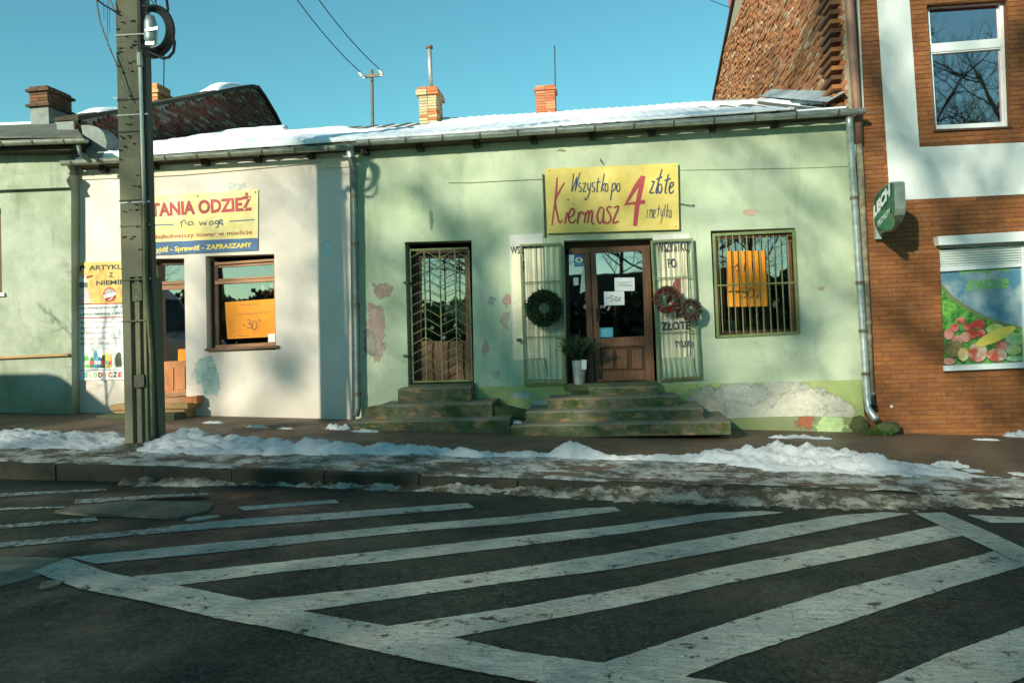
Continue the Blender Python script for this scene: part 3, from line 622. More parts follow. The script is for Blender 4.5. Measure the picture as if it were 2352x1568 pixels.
# left house roof, end cheek
O('roof', [P(-420,318,Y0-.6), P(188,312,Y0-.6), P(168,281,Y0+.9), P(-420,302,Y0+.9), P(-420,322,Y0-.6), P(188,316,Y0-.6)], [(0,1,2,3),(4,5,1,0)], M['roofsheet'], LH)
V = []; N = 24
for i in range(N+1):
    q = -420+555*i/N; ye = 302-21*(q+420)/588; d = 1.5*fbm(q*.05, 0, 0, 1, 3)
    V += [P(q, ye+6+d, Y0+.72), P(q, ye-5+d*.5, Y0+.96)]
O('roof_snow', V, [(2*i, 2*i+2, 2*i+3, 2*i+1) for i in range(N)], M['snow_roof'], label='strip of snow on the grey roof of the leftmost house', cat='snow')
O('eaves', [P(-420,345,Y0-.2), P(160,336,Y0-.2), P(188,330,Y0-.6), P(-420,336,Y0-.6)], [(0,1,2,3)], M['soffit'], LH)
m = MB(); m.prism([P(x, y, Y0-.25) for x, y in [(186,288),(205,287),(225,293),(238,305),(245,325),(243,345),(228,365),(214,378),(203,372),(196,340)]], .35); m.out('parapet_end', M['render_grey'], LH)
prism('fascia', [(-420,316),(186,314),(188,322),(160,345),(-420,352)], Y0-.50, .3, M['raft'], LH)
# dark brick firewall of the left house, facing right
XW = P(168,300,Y0).x
def side_wall(parent, X, top_px, zbot, thick, mat, bl, bh, name, proud=.03, xdir=1, seed=0, ymax=None, zcut=99):
    T = [PX(x, y, X) for x, y in top_px]; T.sort(key=lambda p: p.y)
    for p in T: p.y = max(p.y, Y0+.04); random.seed(seed)
    def ztop(y):
        if y <= T[0].y: return T[0].z
        for a, b in zip(T, T[1:]):
            if y <= b.y: return a.z+(b.z-a.z)*(y-a.y)/(b.y-a.y)
        return T[-1].z
    m = MB(); z = zbot; r = 0
    while z < zcut:
        y = T[0].y+(0 if r % 2 else -bl/2); any_ = False
        while y < T[-1].y:
            a = max(y+.006, T[0].y); b = min(y+bl-.006, T[-1].y)
            if b-a > .04 and min(ztop(a), ztop(b)) > z+bh-.01:
                any_ = True; pr = random.uniform(-.4, 1)*proud; xx = X+xdir*pr; 
                V = [(X-xdir*.05, a, z+.005), (X-xdir*.05, b, z+.005), (X-xdir*.05, b, z+bh-.005), (X-xdir*.05, a, z+bh-.005)]
                j = lambda: random.uniform(-.006, .006)
                V += [(xx+j(), a+j(), z+.005+j()), (xx+j(), b+j(), z+.005+j()), (xx+j(), b+j(), z+bh-.005+j()), (xx+j(), a+j(), z+bh-.005+j())]
                m.add(V, [(4,5,6,7),(0,1,5,4),(3,7,6,2),(0,4,7,3),(1,2,6,5)])
            y += bl
        z += bh; r += 1
        if z > max(p.z for p in T): break
    o = m.out(name, mat, parent, kind='stuff')
    # backing
    V = [Vector((X-xdir*.02, p.y, p.z)) for p in T]+[Vector((X-xdir*.02, T[-1].y, zbot-.2)), Vector((X-xdir*.02, T[0].y, zbot-.2))]; n = len(V)
    B2 = [v-Vector((xdir*thick, 0, 0)) for v in V]; tri = tessellate_polygon([[Vector((v.y, v.z, 0)) for v in V]])
    O('wall_core', V+B2, [tuple(t) for t in tri]+[tuple(i+n for i in t) for t in tri]+[(i, (i+1) % n, (i+1) % n+n, i+n) for i in range(n)], M['mort_l'] if xdir < 0 else M['render_grey'], parent)
    return o, T
LG = [(168,274),(270,258),(339,245),(434,228),(500,213),(574,200),(590,203),(606,225),(631,267),(652,310)]
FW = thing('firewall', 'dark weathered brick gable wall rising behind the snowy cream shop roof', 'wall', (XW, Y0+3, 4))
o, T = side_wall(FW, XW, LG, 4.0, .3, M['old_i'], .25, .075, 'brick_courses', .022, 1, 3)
m = MB()
for a, b in zip(T, T[1:]):
    V = []
    for p in (a, b): V += [(XW-.36, p.y, p.z-.02), (XW+.07, p.y, p.z-.02), (XW+.07, p.y, p.z+.06), (XW-.36, p.y, p.z+.06)]
    m.add(V, [(0,1,5,4),(1,2,6,5),(2,3,7,6),(3,0,4,7),(0,3,2,1),(4,5,6,7)])
m.out('coping', M['raft'], FW)
def edge_snow(px_list, X, h, label):
    V = []
    L = [PX(x, y, X) for x, y in catmull(px_list, 5)]; N = len(L)
    for i, p in enumerate(L):
        q = math.sin(math.pi*i/(N-1))**.6; V += [Vector((XW-.34, p.y, p.z+.05)), Vector((XW-.2, p.y, p.z+.06+h*q)), Vector((XW+.04, p.y, p.z+.06+h*.8*q)), Vector((XW+.08, p.y, p.z+.05))]
    O('roof_snow', V, [(4*i+k, 4*i+k+1, 4*i+5+k, 4*i+4+k) for i in range(N-1) for k in range(3)], M['snow_roof'], smooth=True, label=label, cat='snow')
edge_snow([(215,266),(240,262),(270,257)], XW, .06, 'thin snow line on the dark coping left of the pole')
edge_snow([(490,214),(520,208),(552,202)], XW, .13, 'small snow cap near the peak of the dark brick gable')
# chimneys
def chimney(name_label, px0, px1, ytop, Y, dep, ncor, ch, mat, corb, zbot, cat='chimney', render_from=None):
    a = P(px0, ytop, Y); b = P(px1, ytop, Y); x0, x1, zt = a.x, b.x, a.z
    t = thing('chimney', name_label, cat, ((x0+x1)/2, Y+dep/2, zbot)); o = ORG[t.name]
    W = x1-x0; g = .012
    zlast = zt-ncor*ch
    MB().box((x0+.015, Y+.015, zbot), (x1-.015, Y+dep-.015, zt-.01)).out('core', M['mort_l'], t)
    cache = {}
    def brick(cx, cy, cz, sx, sy):
        k = (round(sx, 3), round(sy, 3))
        if k not in cache:
            m = MB().box((-sx/2, -sy/2, -ch/2+.005), (sx/2, sy/2, ch/2-.005)); me = bpy.data.meshes.new('brick'); me.from_pydata([tuple(v) for v in m.v], [], m.f); me.materials.append(mat); cache[k] = me
        ob = bpy.data.objects.new('brick', cache[k]); COL.objects.link(ob); ob.parent = t; ob.location = Vector((cx, cy, cz))-o+Vector((random.uniform(-.003,.003), random.uniform(-.004,.004), 0)); ob.rotation_euler.z = random.uniform(-.01,.01)
    for r in range(ncor):
        z = zt-ch*(r+.5); e = corb.get(r, 0); X0, X1, A, Bq = x0-e, x1+e, Y-e, Y+dep+e; w_ = X1-X0; th = .11+e
        nf = max(1, round(w_/.25)) if r % 2 else max(2, round(w_/.2))
        for i in range(nf):
            cx = X0+w_*(i+.5)/nf; brick(cx, A+th/2, z, w_/nf-g, th); brick(cx, Bq-th/2, z, w_/nf-g, th)
        dd = Bq-A-2*th-g; ns = max(1, round(dd/.25))+(r % 2)
        for i in range(ns):
            cy = A+th+g/2+dd*(i+.5)/ns; brick(X1-th/2, cy, z, th, dd/ns-g); brick(X0+th/2, cy, z, th, dd/ns-g)
    if zlast > zbot: MB().box((x0+.005, Y+.005, zbot), (x1-.005, Y+dep-.005, zlast)).out('rendered_base', M['render_grey'], t)
    return t, x0, x1, zt
E2 = Vector((0,0,0))
chimney('sooty brick chimney with grey rendered foot at the far left', 66, 109, 199, Y0+.75, .62, 7, .053, M['chim_d'], {1: .05, 6: .05}, 4.6)
chimney('small sunlit orange brick chimney just right of the pole', 333, 361, 192, 15.2, .5, 9, .072, M['chim_o'], {2: .04}, 4.9)
t3, a3, b3, z3 = chimney('yellow and red brick chimney carrying a tall grey metal pipe', 960, 1001, 201, 16.0, .62, 13, .058, M['chim_y'], {0: .02, 1: .05, 2: .05}, zroof(-2, 16)-.2)
t4, a4, b4, z4 = chimney('red brick chimney with a thin antenna rod behind it', 1229, 1274, 197, 16.4, .45, 11, .056, M['chim_r'], {1: .03}, zroof(-1, 16.4)-.2)
q = thing('flue_pipe', 'tall thin grey metal flue standing in the yellow brick chimney', 'flue', P(988,200,16.25))
MB().tube([P(990,205,16.25), P(986,110,16.25)], .045, 12).out('pipe', M['steel'], q, smooth=True)
MB().tube([P(986.2,112,16.25), P(986,107,16.25)], .075, 12).out('rim', M['bracket'], q)
MB().tube([P(1277,258,17), P(1275,180,17), P(1274,105,17)], .012, 6).out('antenna', M['black'], label='thin dark antenna rod rising beside the red chimney', cat='antenna')
MB().tube([P(376,200,15.6), P(377,128,15.6)], .012, 6).out('antenna', M['black'], label='thin dark antenna rod beside the small orange chimney', cat='antenna')
tp = thing('roof_mast', 'dark T shaped roof mast with two white insulators', 'mast', P(855,288,17.2))
MB().tube([P(856,300,17.2), P(854,161,17.2)], .035, 8).out('mast_tube', M['bracket'], tp)
MB().prism([P(x, y, 17.14) for x, y in [(838,172),(875,168),(875,175),(838,179)]], .04).out('cross_arm', M['bracket'], tp)
for sx, sy in ((830,171),(876,166)):
    m = MB()
    for k in range(3): m.tube([P(sx-2+k*1.5, sy-3+k*3.2, 17.1), P(sx-2+k*1.5, sy-1+k*3.2, 17.1)], .05-.008*k, 10)
    m.tube([P(sx+2, sy+8, 17.1), P(sx+(8 if sx < 850 else -4), sy+8, 17.1)], .012, 6); m.out('insulator', M['pvc'], tp)
def wire(pts, r=.006, label='', mat='black', cat='wire', group=None, name='overhead_wire', n=5, parent=None):
    return MB().tube(pts, r, n).out(name, M[mat], parent, label=label, cat=cat, group=group)
def sag(a, b, s, n=14): return [a.lerp(b, i/n)-Vector((0, 0, s*4*(i/n)*(1-i/n))) for i in range(n+1)]
wire(sag(P(829,167,17.1), P(620,-90,13), .15), .010, 'left one of two thin wires running down to the roof mast', group='wires to the roof mast')
wire(sag(P(875,162,17.1), P(670,-90,13), .15), .010, 'right one of two thin wires running down to the roof mast', group='wires to the roof mast')
wire(sag(P(1560,-40,19), P(1676,18,17.5), .05), .008, 'short thin wire meeting the brick gable at the top')
# right gable, seen from its left side
BB = thing('brick_building', 'tall building faced in orange clinker brick with white painted bands', 'building', (5, Y0, 0))
RG = [(1640,232),(1654,165),(1668,95),(1684,15),(1700,-70),(1760,-260),(1940,-620)]
o, T = side_wall(BB, XG, RG, 4.6, .3, M['rust_i'], .26, .072, 'gable_bricks', .03, -1, 5, zcut=9.5)
V = []
for p in [q_ for q_ in T if q_.z < 40]: V += [(XG-.05, p.y+.02, p.z+.02), (XG+.5, p.y+.02, p.z+.02), (XG-.05, p.y+.1, p.z+.12), (XG+.5, p.y+.1, p.z+.12)]
O('roof_verge', V, [(4*i, 4*i+1, 4*i+5, 4*i+4) for i in range(len(V)//4-1)]+[(4*i, 4*i+4, 4*i+6, 4*i+2) for i in range(len(V)//4-1)], M['wood_d'], BB)
p0 = PX(1672, 60, XG); prism('roof_ladder_board', [(1674,-10),(1692,-10),(1690,10),(1678,60)], p0.y, .1, M['red'], BB)
k = 0; z = 4.72; M['tooth'] = rand_mat('toothing_bricks', [(.20,.09,.04),(.28,.12,.05),(.14,.07,.04),(.34,.14,.05)], .95)  # teeth coloured darker than the gable to hold the shadows between them
for i in range(60):          # toothed brick ends at the front of the gable
    MB().box((XG-.16, Y0+.04, z+i*.135), (XG, Y0+.04+random.uniform(.35, .75), z+i*.135+.06)).out('toothing_brick', M['tooth'], BB)
# front
BF = Y0-.03
W1 = [(2128,12),(2312,0),(2322,290),(2148,298)]; W2 = [(2157,556),(2351,547),(2358,846),(2168,850)]
band = [(2006,-120),(2078,-120),(2089,0),(2112,338),(2352,327),(2700,311),(2700,428),(2352,446),(2079,459),(2044,461),(2038,367),(2014,0)]
wall('wall', [(1970,-700),(2900,-760),(2900,1100),(1990,1040)], [W1, W2], BF, .35, M['mortar'], BB, M['mortar'])
prism('painted_band', band, BF-.012, .014, M['white_band'], BB)
wx = lambda L: [(P(x, y, BF).x, P(x, y, BF).z) for x, y in L]
holes = [wx(W1), wx(W2), wx(band)]; xl = lambda z: (lambda a, b: a.x+(b.x-a.x)*(z-a.z)/(b.z-a.z))(P(1972,100,BF), P(2008,985,BF))
def cuts(poly, z):
    xs = sorted(a[0]+(b[0]-a[0])*(z-a[1])/(b[1]-a[1]) for a, b in zip(poly, poly[1:]+poly[:1]) if (a[1] > z) != (b[1] > z)); return list(zip(xs[::2], xs[1::2]))
PIT = .0655; BL = .245; allb = []
z = -.16; r = 0
while z < 7.2:
    zm = z+PIT/2; iv = [(xl(zm)+.0, 8.6)]
    for h in holes:
        cc = []
        for zz in (z+.004, zm, z+PIT-.004): cc += cuts(h, zz)
        if cc:
            cc.sort(); mg = [list(cc[0])]
            for a, b in cc[1:]:
                if a <= mg[-1][1]+.02: mg[-1][1] = max(b, mg[-1][1])
                else: mg.append([a, b])
            for a, b in mg:
                nv = []
                for s, e in iv:
                    if b <= s or a >= e: nv.append((s, e)); continue
                    if a > s: nv.append((s, a))
                    if b < e: nv.append((b, e))
                iv = nv
    for s, e in iv:
        x = math.floor(s/BL)*BL+(BL/2 if r % 2 else 0)-BL
        while x < e:
            a = max(x+.0018, s+.002); b = min(x+BL-.0018, e-.002)
            if b-a > .015: allb.append((a, b, z+.004, z+PIT-.004))
            x += BL
    z += PIT; r += 1
def inview(b):
    px, py = proj(((b[0]+b[1])/2, BF, (b[2]+b[3])/2)); return px < 2360 and -5 < py < 1005
vis = sorted([b for b in allb if inview(b)], key=lambda b: -(b[1]-b[0])/(Vector(((b[0]+b[1])/2, BF, b[2]))-EY).length)
rest = vis[300:]+[b for b in allb if not inview(b)]; u = MB().box((-.5, -.5, -.5), (.5, .5, .5)); ume = bpy.data.meshes.new('brick'); ume.from_pydata([tuple(v) for v in u.v], [], u.f); ume.materials.append(M['clinker'])
oB = ORG[BB.name]
for a, b, c, d in vis[:300]:
    ob = bpy.data.objects.new('brick', ume); COL.objects.link(ob); ob.parent = BB; pr = random.uniform(.006, .010)
    ob.scale = (b-a, .02+pr, d-c); ob.location = Vector(((a+b)/2, BF+.01-pr/2, (c+d)/2))-oB
m = MB()
for a, b, c, d in rest: m.box((a, BF-random.uniform(.006, .010), c), (b, BF+.01, d))
m.out('brickwork', M['clinker_i'], BB, kind='stuff')
# ------------------------------------------------------------------ windows and doors
def lerp2(a, b, t): return (a[0]+(b[0]-a[0])*t, a[1]+(b[1]-a[1])*t)
def frame4(parent, name, q, wpx, Y, dy, mat, sides='tblr', piece=('top_rail','bottom_rail','stile','stile')):
    tl, tr, br, bl = q; o = []
    I = lambda p, dx, dy_: (p[0]+dx, p[1]+dy_)
    w = wpx
    if 'l' in sides: prism(piece[2], [tl, I(tl, w, 0), I(bl, w, 0), bl], Y, dy, mat, parent)
    if 'r' in sides: prism(piece[3], [I(tr, -w, 0), tr, br, I(br, -w, 0)], Y, dy, mat, parent)
    a = w if 'l' in sides else 0; b = w if 'r' in sides else 0
    if 't' in sides: prism(piece[0], [I(tl, a, 0), I(tr, -b, 0), I(tr, -b, w), I(tl, a, w)], Y+.002, dy, mat, parent)
    if 'b' in sides: prism(piece[1], [I(bl, a, -w), I(br, -b, -w), I(br, -b, 0), I(bl, a, 0)], Y+.002, dy, mat, parent)
# --- brick building upper window
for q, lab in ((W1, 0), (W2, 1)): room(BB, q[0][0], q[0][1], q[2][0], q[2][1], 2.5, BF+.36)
w1 = prism('window', [(2120,14),(2134,14),(2152,298),(2140,298)], BF+.12, .06, M['pvc'], BB)
prism('frame_stile', [(2296,1),(2311,0),(2321,291),(2306,292)], BF+.10, .07, M['pvc'], w1)
prism('frame_rail', [(2134,11),(2296,2),(2296,8),(2134,19)], BF+.11, .06, M['pvc'], w1)
prism('transom', [(2138,101),(2300,88),(2301,108),(2139,121)], BF+.095, .07, M['pvc'], w1)
prism('frame_rail', [(2138,118),(2301,106),(2301,112),(2139,125)], BF+.11, .05, M['pvc'], w1)
prism('frame_rail', [(2150,288),(2306,280),(2306,291),(2150,297)], BF+.11, .06, M['pvc'], w1)
prism('pane', [(2134,19),(2296,8),(2301,88),(2139,101)], BF+.15, .008, M['glass2'], w1)
prism('pane', [(2139,125),(2301,112),(2308,282),(2150,290)], BF+.15, .008, M['glass2'], w1)
prism('curtain', [(2240,40),(2310,-10),(2330,310),(2215,310)], BF+.5, .02, M['curtain'], w1)
prism('window_sill', [(2144,299),(2326,290),(2326,294),(2144,303)], BF-.03, .1, M['wood_d'], w1)
# --- brick building shop window with shutter
w2 = prism('window', [(2346,550),(2351,550),(2358,846),(2352,846)], BF+.0, .08, M['pvc'], BB)
prism('shutter_box', [(2154,543),(2400,528),(2400,551),(2157,563)], BF-.16, .17, M['pvc'], w2)
prism('shutter_box_underside', [(2155,560),(2351,548),(2352,562),(2157,571)], BF-.02, .04, M['signgrey'], w2)
for i in range(7):
    y0 = 574+i*5.6; yr = 563+i*5.6*1.06
    MB().prism([P(2158+i*.4, y0, BF), P(2346, yr, BF), P(2346, yr+4.7, BF), P(2158+i*.4, y0+4.7, BF)], .02).out('slat', M['slat'], w2)
prism('shutter_bottom_bar', [(2160,613),(2346,604),(2347,612),(2160,624)], BF-.012, .03, M['pvc'], w2)
prism('window_sill', [(2168,840),(2360,831),(2360,844),(2170,852)], BF-.06, .1, M['pvc'], w2)
pst = thing('poster', 'fruit and vegetable poster with green lettering owoce in the brick building window', 'poster', P(2255,838,BF+.03))
PY = BF+.035
skyg = NB('poster_sky_print', .45); skyg.col(skyg.mix(skyg.ramp(skyg.noise(3, 4), .4, .65), (.10,.26,.36), (.42,.52,.52))); M['psky'] = skyg.m
gg = NB('poster_green_print', .5); gg.col(gg.mix(gg.ramp(gg.noise(14, 5), .4, .6), (.03,.16,.03), (.16,.42,.07))); M['pgrass'] = gg.m
prism('backing', [(2160,622),(2346,612),(2356,834),(2168,842)], PY, .02, M['psky'], pst)
for nm_c, c1_, c2_ in (('tomato',(.50,.05,.03),(.80,.36,.28)),('apricot',(.62,.30,.06),(.80,.66,.34)),('pear',(.42,.45,.08),(.66,.70,.34)),('cabbage',(.14,.36,.09),(.55,.70,.42)),('apple',(.55,.10,.06),(.76,.68,.5)),('kiwi',(.16,.13,.04),(.40,.30,.12))):
    nn = NB('printed_'+nm_c, .45); nn.col(nn.mix(nn.ramp(nn.noise(5.5, 3, .5), .40, .62), c1_, c2_)); M['p_'+nm_c] = nn.m
flat('green_field', [(2161,654),(2185,680),(2220,705),(2260,727),(2300,742),(2350,754),(2355,834),(2168,842)], PY-.002, M['pgrass'], pst)
flat('dark_edge', [(2161,650),(2187,678),(2222,703),(2262,725),(2302,740),(2350,751),(2350,758),(2300,747),(2258,732),(2218,711),(2183,687),(2161,660)], PY-.003, M['iron_g'], pst)
z4p = zc(3300, 1100, 2.24)
vg = [(1220,405,42,28,'red2'),(1160,470,40,36,'red2'),(1280,465,46,34,'red2'),(1375,440,58,44,'red2'),(1110,530,45,50,'red2'),(1190,580,50,40,'red2'),(1260,555,52,46,'red2'),(1325,530,45,40,'red2'),(1400,520,40,36,'red2'),
 (1530,490,85,52,'lime'),(1690,580,80,70,'lgreenp'),(1150,660,85,75,'slab'),(1240,710,50,60,'poster_y'),(1370,690,85,88,'orangep'),(1590,630,62,44,'red2'),(1540,715,92,58,'redw'),(1690,670,70,46,'lime'),(1110,770,60,30,'red2'),(1700,745,80,25,'lgreenp')]
M['orangep'] = simple('printed_orange_fruit', (.62,.22,.06), .5, .2, 9, c2=(.75,.5,.3)); M['redw'] = simple('printed_apple', (.55,.12,.08), .5, .2, 7, c2=(.72,.66,.5))
for i, (x, y, a, b, mm) in enumerate(vg):
    cx, cy = z4p(x, y); 
    if cy+b/3.9 > 838: cy = 838-b/3.9
    flat('printed_shadow', disc(cx+1, cy+1.5, a/3.7, b/3.6, 18), PY-.0038-.0004*i, M['iron_d'], pst)
    flat('printed_fruit', disc(cx, cy, a/3.9, b/3.9, 18), PY-.004-.0004*i, M[{'red2':'p_tomato','lime':'p_pear','lgreenp':'p_cabbage','slab':'p_kiwi','poster_y':'p_apricot','orangep':'p_apple','redw':'p_apple'}[mm]], pst)
    if 0: flat('printed_highlight', disc(cx-a/9, cy-b/9, a/13, b/11, 10, .5), PY-.0042-.0004*i-.0002, M['redw'], pst)
cx, cy = z4p(1530, 545); flat('printed_corn', disc(cx, cy, 50, 13, 20, -.42), PY-.0135, M['yel3'], pst)
text('lettering', 'owoce', [(2220,644),(2317,638),(2317,661),(2220,668)], PY-.003, M['lgreenp'], pst, .03, .25)
text('lettering', 'warzywa', [(2200,615),(2320,607),(2320,628),(2202,634)], PY-.003, M['lgreenp'], pst, .03, .25)
# --- cream shop door
CD = thing('door', 'brown varnished shop door half hidden by the pole', 'door', P(388,916,Y0+.16)); DY = Y0+.16
ORGd = CD
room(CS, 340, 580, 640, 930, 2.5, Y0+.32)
prism('door_frame', [(346,594),(357,594),(363,918),(352,918)], DY, .09, M['wood_d'], CD)
prism('door_frame', [(357,600),(423,599),(423,608),(357,609)], DY+.002, .07, M['wood_d'], CD)
prism('transom', [(357,647),(423,645),(423,652),(357,654)], DY-.02, .08, M['wood_f'], CD)
prism('door_top_rail', [(357,655),(424,653),(424,664),(357,666)], DY+.005, .06, M['wood_f'], CD)
prism('pane', [(357,609),(423,608),(424,647),(357,649)], DY+.04, .006, M['glass'], CD)
prism('pane', [(360,666),(424,664),(426,828),(362,831)], DY+.04, .006, M['glass'], CD)
prism('leaf_panel', [(362,831),(426,828),(427,900),(363,905)], DY+.01, .05, M['wood_o'], CD)
prism('raised_panel', [(406,842),(424,841),(425,893),(406,896)], DY-.006, .03, M['wood_o'], CD)
prism('raised_panel', [(372,844),(398,843),(398,896),(372,898)], DY-.006, .03, M['wood_o'], CD)
prism('threshold', [(352,904),(427,898),(428,908),(352,914)], DY-.08, .2, M['wood_f'], CD)
prism('notice', [(409,802),(426,801),(426,828),(409,830)], DY+.03, .004, M['orange'], None, label='small orange notice taped low on the brown door glass', cat='notice')
# --- cream shop window
CW = thing('window', 'brown framed shop window in the cream wall with an orange notice', 'window', P(558,803,Y0+.14)); WY = Y0+.14
prism('stile', [(487,600),(500,600),(503,795),(490,796)], WY, .09, M['wood_d'], CW)  # left stile in darker wood; the reveal's shadow is put into its colour
prism('stile', [(628,593),(634,593),(638,790),(632,790)], WY, .09, M['wood_f'], CW)
prism('top_rail', [(493,603),(630,594),(630,599),(493,609)], WY-.01, .07, M['wood_f'], CW); prism('top_rail', [(498,611),(630,602),(630,606),(498,615)], WY+.01, .05, M['wood_f'], CW)
prism('transom', [(496,641),(630,633),(630,637),(496,645)], WY+.005, .05, M['wood_f'], CW); prism('transom', [(493,646),(631,638),(631,645),(494,653)], WY-.02, .08, M['wood_f'], CW)
prism('bottom_rail', [(494,793),(632,785),(633,794),(495,800)], WY-.01, .08, M['wood_f'], CW)
prism('window_sill', [(470,800),(636,793),(637,799),(471,806)], Y0-.06, .25, M['wood_b'], CW)
prism('pane', [(497,614),(630,605),(630,634),(498,642)], WY+.045, .006, M['glass'], CW)
prism('pane', [(498,652),(631,644),(633,787),(501,794)], WY+.045, .006, M['glass'], CW)
z3p = zc(560, 960, 2.306)
def zz(f, L): return [f(*p) for p in L]
n1 = prism('notice', zz(z3p, [(783,573),(1240,541),(1252,890),(806,912)]), WY+.03, .004, M['orange'], None, label='large orange sale notice reading 50 inside the cream shop window', cat='notice')
strokes('writing', [zz(z3p, L) for L in [[(985,745),(1000,735),(1020,742),(1012,765),(1000,770),(1025,778),(1030,800),(1010,812),(985,800)],[(1060,745),(1040,760),(1035,800),(1050,825),(1075,810),(1078,765),(1060,745)],[(945,785),(968,783)],[(1090,740),(1105,738)],[(1100,750),(1112,746)]]], WY+.028, .012, M['darkp'], n1)
strokes('writing', [zz(z3p, [(x, 600-(x-930)*.03+random.uniform(-9, 9)) for x in range(930, 1110, 9)])], WY+.028, .006, M['darkp'], n1)
strokes('writing', [zz(z3p, [(x, 690-(x-890)*.09+random.uniform(-6, 6)) for x in range(890, 1220, 11)])], WY+.028, .006, M['darkp'], n1)
strokes('writing', [zz(z3p, [(x, 885-(x-890)*.03+random.uniform(-3, 3)) for x in range(890, 1020, 10)])], WY+.028, .005, M['darkp'], n1)
prism('notice', zz(z3p, [(1182,865),(1250,862),(1252,948),(1182,950)]), WY+.026, .003, M['white'], None, label='small white paper at the lower right corner of cream shop window', cat='notice')
for i, x in enumerate((1138, 1212)):
    st = thing('garland', ('left' if i == 0 else 'right')+' hanging string of white and red snowmen baubles behind cream shop window', 'garland', P(*z3p(x, 500), WY+.12))
    for k in range(5):
        c = P(*z3p(x, 395+k*24), WY+.12); m = MB(); rr = .035-.003*(k % 2)
        m.tube([c+Vector((0,0,-rr+2*rr*j/6)) for j in range(7)], [rr*math.sin(math.pi*(j+.3)/6.6) for j in range(7)], 8); m.out('bauble', M['berry'] if k == 4 else M['white'], st, smooth=True)
# shop goods behind glass
def foliage(m, c, r, n, ln, wd, squash=(1,1,1), up=0.0):
    for i in range(n):
        d = Vector((random.gauss(0,1), random.gauss(0,1), random.gauss(0,1)+up)); d.normalize()
        p = c+Vector((d.x*r*squash[0], d.y*r*squash[1], d.z*r*squash[2]))*random.uniform(.25, 1)
        t = (d+Vector((random.gauss(0,.5), random.gauss(0,.5), random.gauss(0,.5)))).normalized(); s = t.cross(Vector((random.gauss(0,1), random.gauss(0,1), random.gauss(0,1)))).normalized()*wd
        m.add([p-s, p+t*ln*.5-s*.6+s*.6, p+t*ln, p+s], [(0,1,2,3)])
m = MB(); foliage(m, P(540,772,WY+.35), .13, 220, .06, .008, (1.8,.6,.8)); m.out('christmas_branch', M['fir'], label='dark green christmas branch on the cream shop window ledge', cat='decoration')
m = MB(); foliage(m, P(515,780,WY+.25), .07, 80, .025, .008, (1.3,.6,1)); m.out('tinsel', M['berry'], label='red tinsel at the lower left of cream shop window', cat='decoration')
m = MB()
for i in range(7): m.box((P(520+i*16,700,WY+.8).x-.05, WY+.75, P(0,760,WY+.8).z), (P(520+i*16,700,WY+.8).x+.045, WY+.95, P(0,640-(i%3)*9,WY+.8).z))
m.out('clothes_rack', M['room'], label='row of dark clothes hanging inside the cream shop', cat='clothes')
# --- green shop left door behind chevron grille
z8 = zc(1600, 940, 2.53)
GD = thing('door', 'dark wooden door with tall pane behind the chevron grille', 'door', P(1010,880,Y0+.22)); GY = Y0+.24
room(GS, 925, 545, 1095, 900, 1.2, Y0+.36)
prism('stile', zz(z8, [(105,150),(212,150),(226,1475),(130,1475)]), GY, .06, M['wood_d'], GD); prism('stile', zz(z8, [(655,150),(700,150),(735,1475),(672,1475)]), GY, .06, M['wood_b'], GD)
prism('top_rail', zz(z8, [(212,150),(655,150),(655,235),(212,235)]), GY+.002, .06, M['wood_d'], GD)
prism('lower_panel', zz(z8, [(222,1072),(672,1072),(680,1475),(228,1475)]), GY+.002, .06, M['wood_b'], GD)
for a in (250, 470): prism('raised_panel', zz(z8, [(a,1130),(a+170,1130),(a+174,1400),(a+4,1400)]), GY-.012, .03, M['wood_b'], GD)
prism('pane', zz(z8, [(212,235),(655,235),(672,1072),(222,1072)]), GY+.02, .006, M['glass'], GD)
prism('curtain', zz(z8, [(180,200),(700,200),(700,1000),(180,1000)]), GY+.5, .01, M['curtain'], GD)  # pale sheet added as backdrop; stands in for the bright reflection in the pane
m = MB(); foliage(m, P(*z8(450,900), GY+.25), .27, 700, .08, .010, (1,.5,.9)); foliage(m, P(*z8(450,480), GY+.28), .2, 420, .08, .007, (1.1,.5,2.0)); m.out('christmas_tree', M['fir'], label='small decorated christmas tree behind the chevron grated door', cat='tree')
for i, (x, y, mm) in enumerate([(480,655,'slab'),(320,575,'orangep'),(460,855,'pinkp'),(580,940,'pinkp'),(510,810,'lgreenp'),(330,940,'white'),(560,920,'white'),(450,1040,'white'),(620,330,'berry')]):
    c = P(*z8(x, y), GY+.06); rr = random.uniform(.03, .05)
    m = MB().tube([c+Vector((0,0,-rr+2*rr*j/6)) for j in range(7)], [rr*math.sin(math.pi*(j+.3)/6.6) for j in range(7)], 10)
    m.out('ornament', M[mm], label=['brown glitter ball high in the middle of grated door','orange bauble near the left of the grated door','pink ribbon ball low in the grated door','pink bauble low right in the grated door','green bauble low in grated door','white bauble lower left in grated door','white bauble lower right in grated door','white bauble at the foot of grated door pane','red bauble at top right of grated door pane'][i], cat='ornament', smooth=True)
GR = thing('door_grille', 'olive iron grille of chevron bars over the left green shop door', 'grille', P(1015,880,Y0+.08)); RY2 = Y0+.08
prism('frame_bar', zz(z8, [(100,142),(690,122),(690,142),(100,162)]), RY2, .03, M['iron_y'], GR); prism('frame_bar', zz(z8, [(130,1475),(735,1460),(735,1480),(130,1495)]), RY2, .03, M['iron_y'], GR)
prism('frame_bar', zz(z8, [(95,162),(108,162),(140,1475),(127,1475)]), RY2, .03, M['iron_g'], GR); prism('frame_bar', zz(z8, [(690,142),(700,142),(737,1460),(725,1460)]), RY2, .03, M['iron_y'], GR)
V4 = [((104,160),(133,1475)),((243,155),(270,1470)),((400,150),(427,1467)),((553,145),(582,1465)),((693,140),(730,1460))]
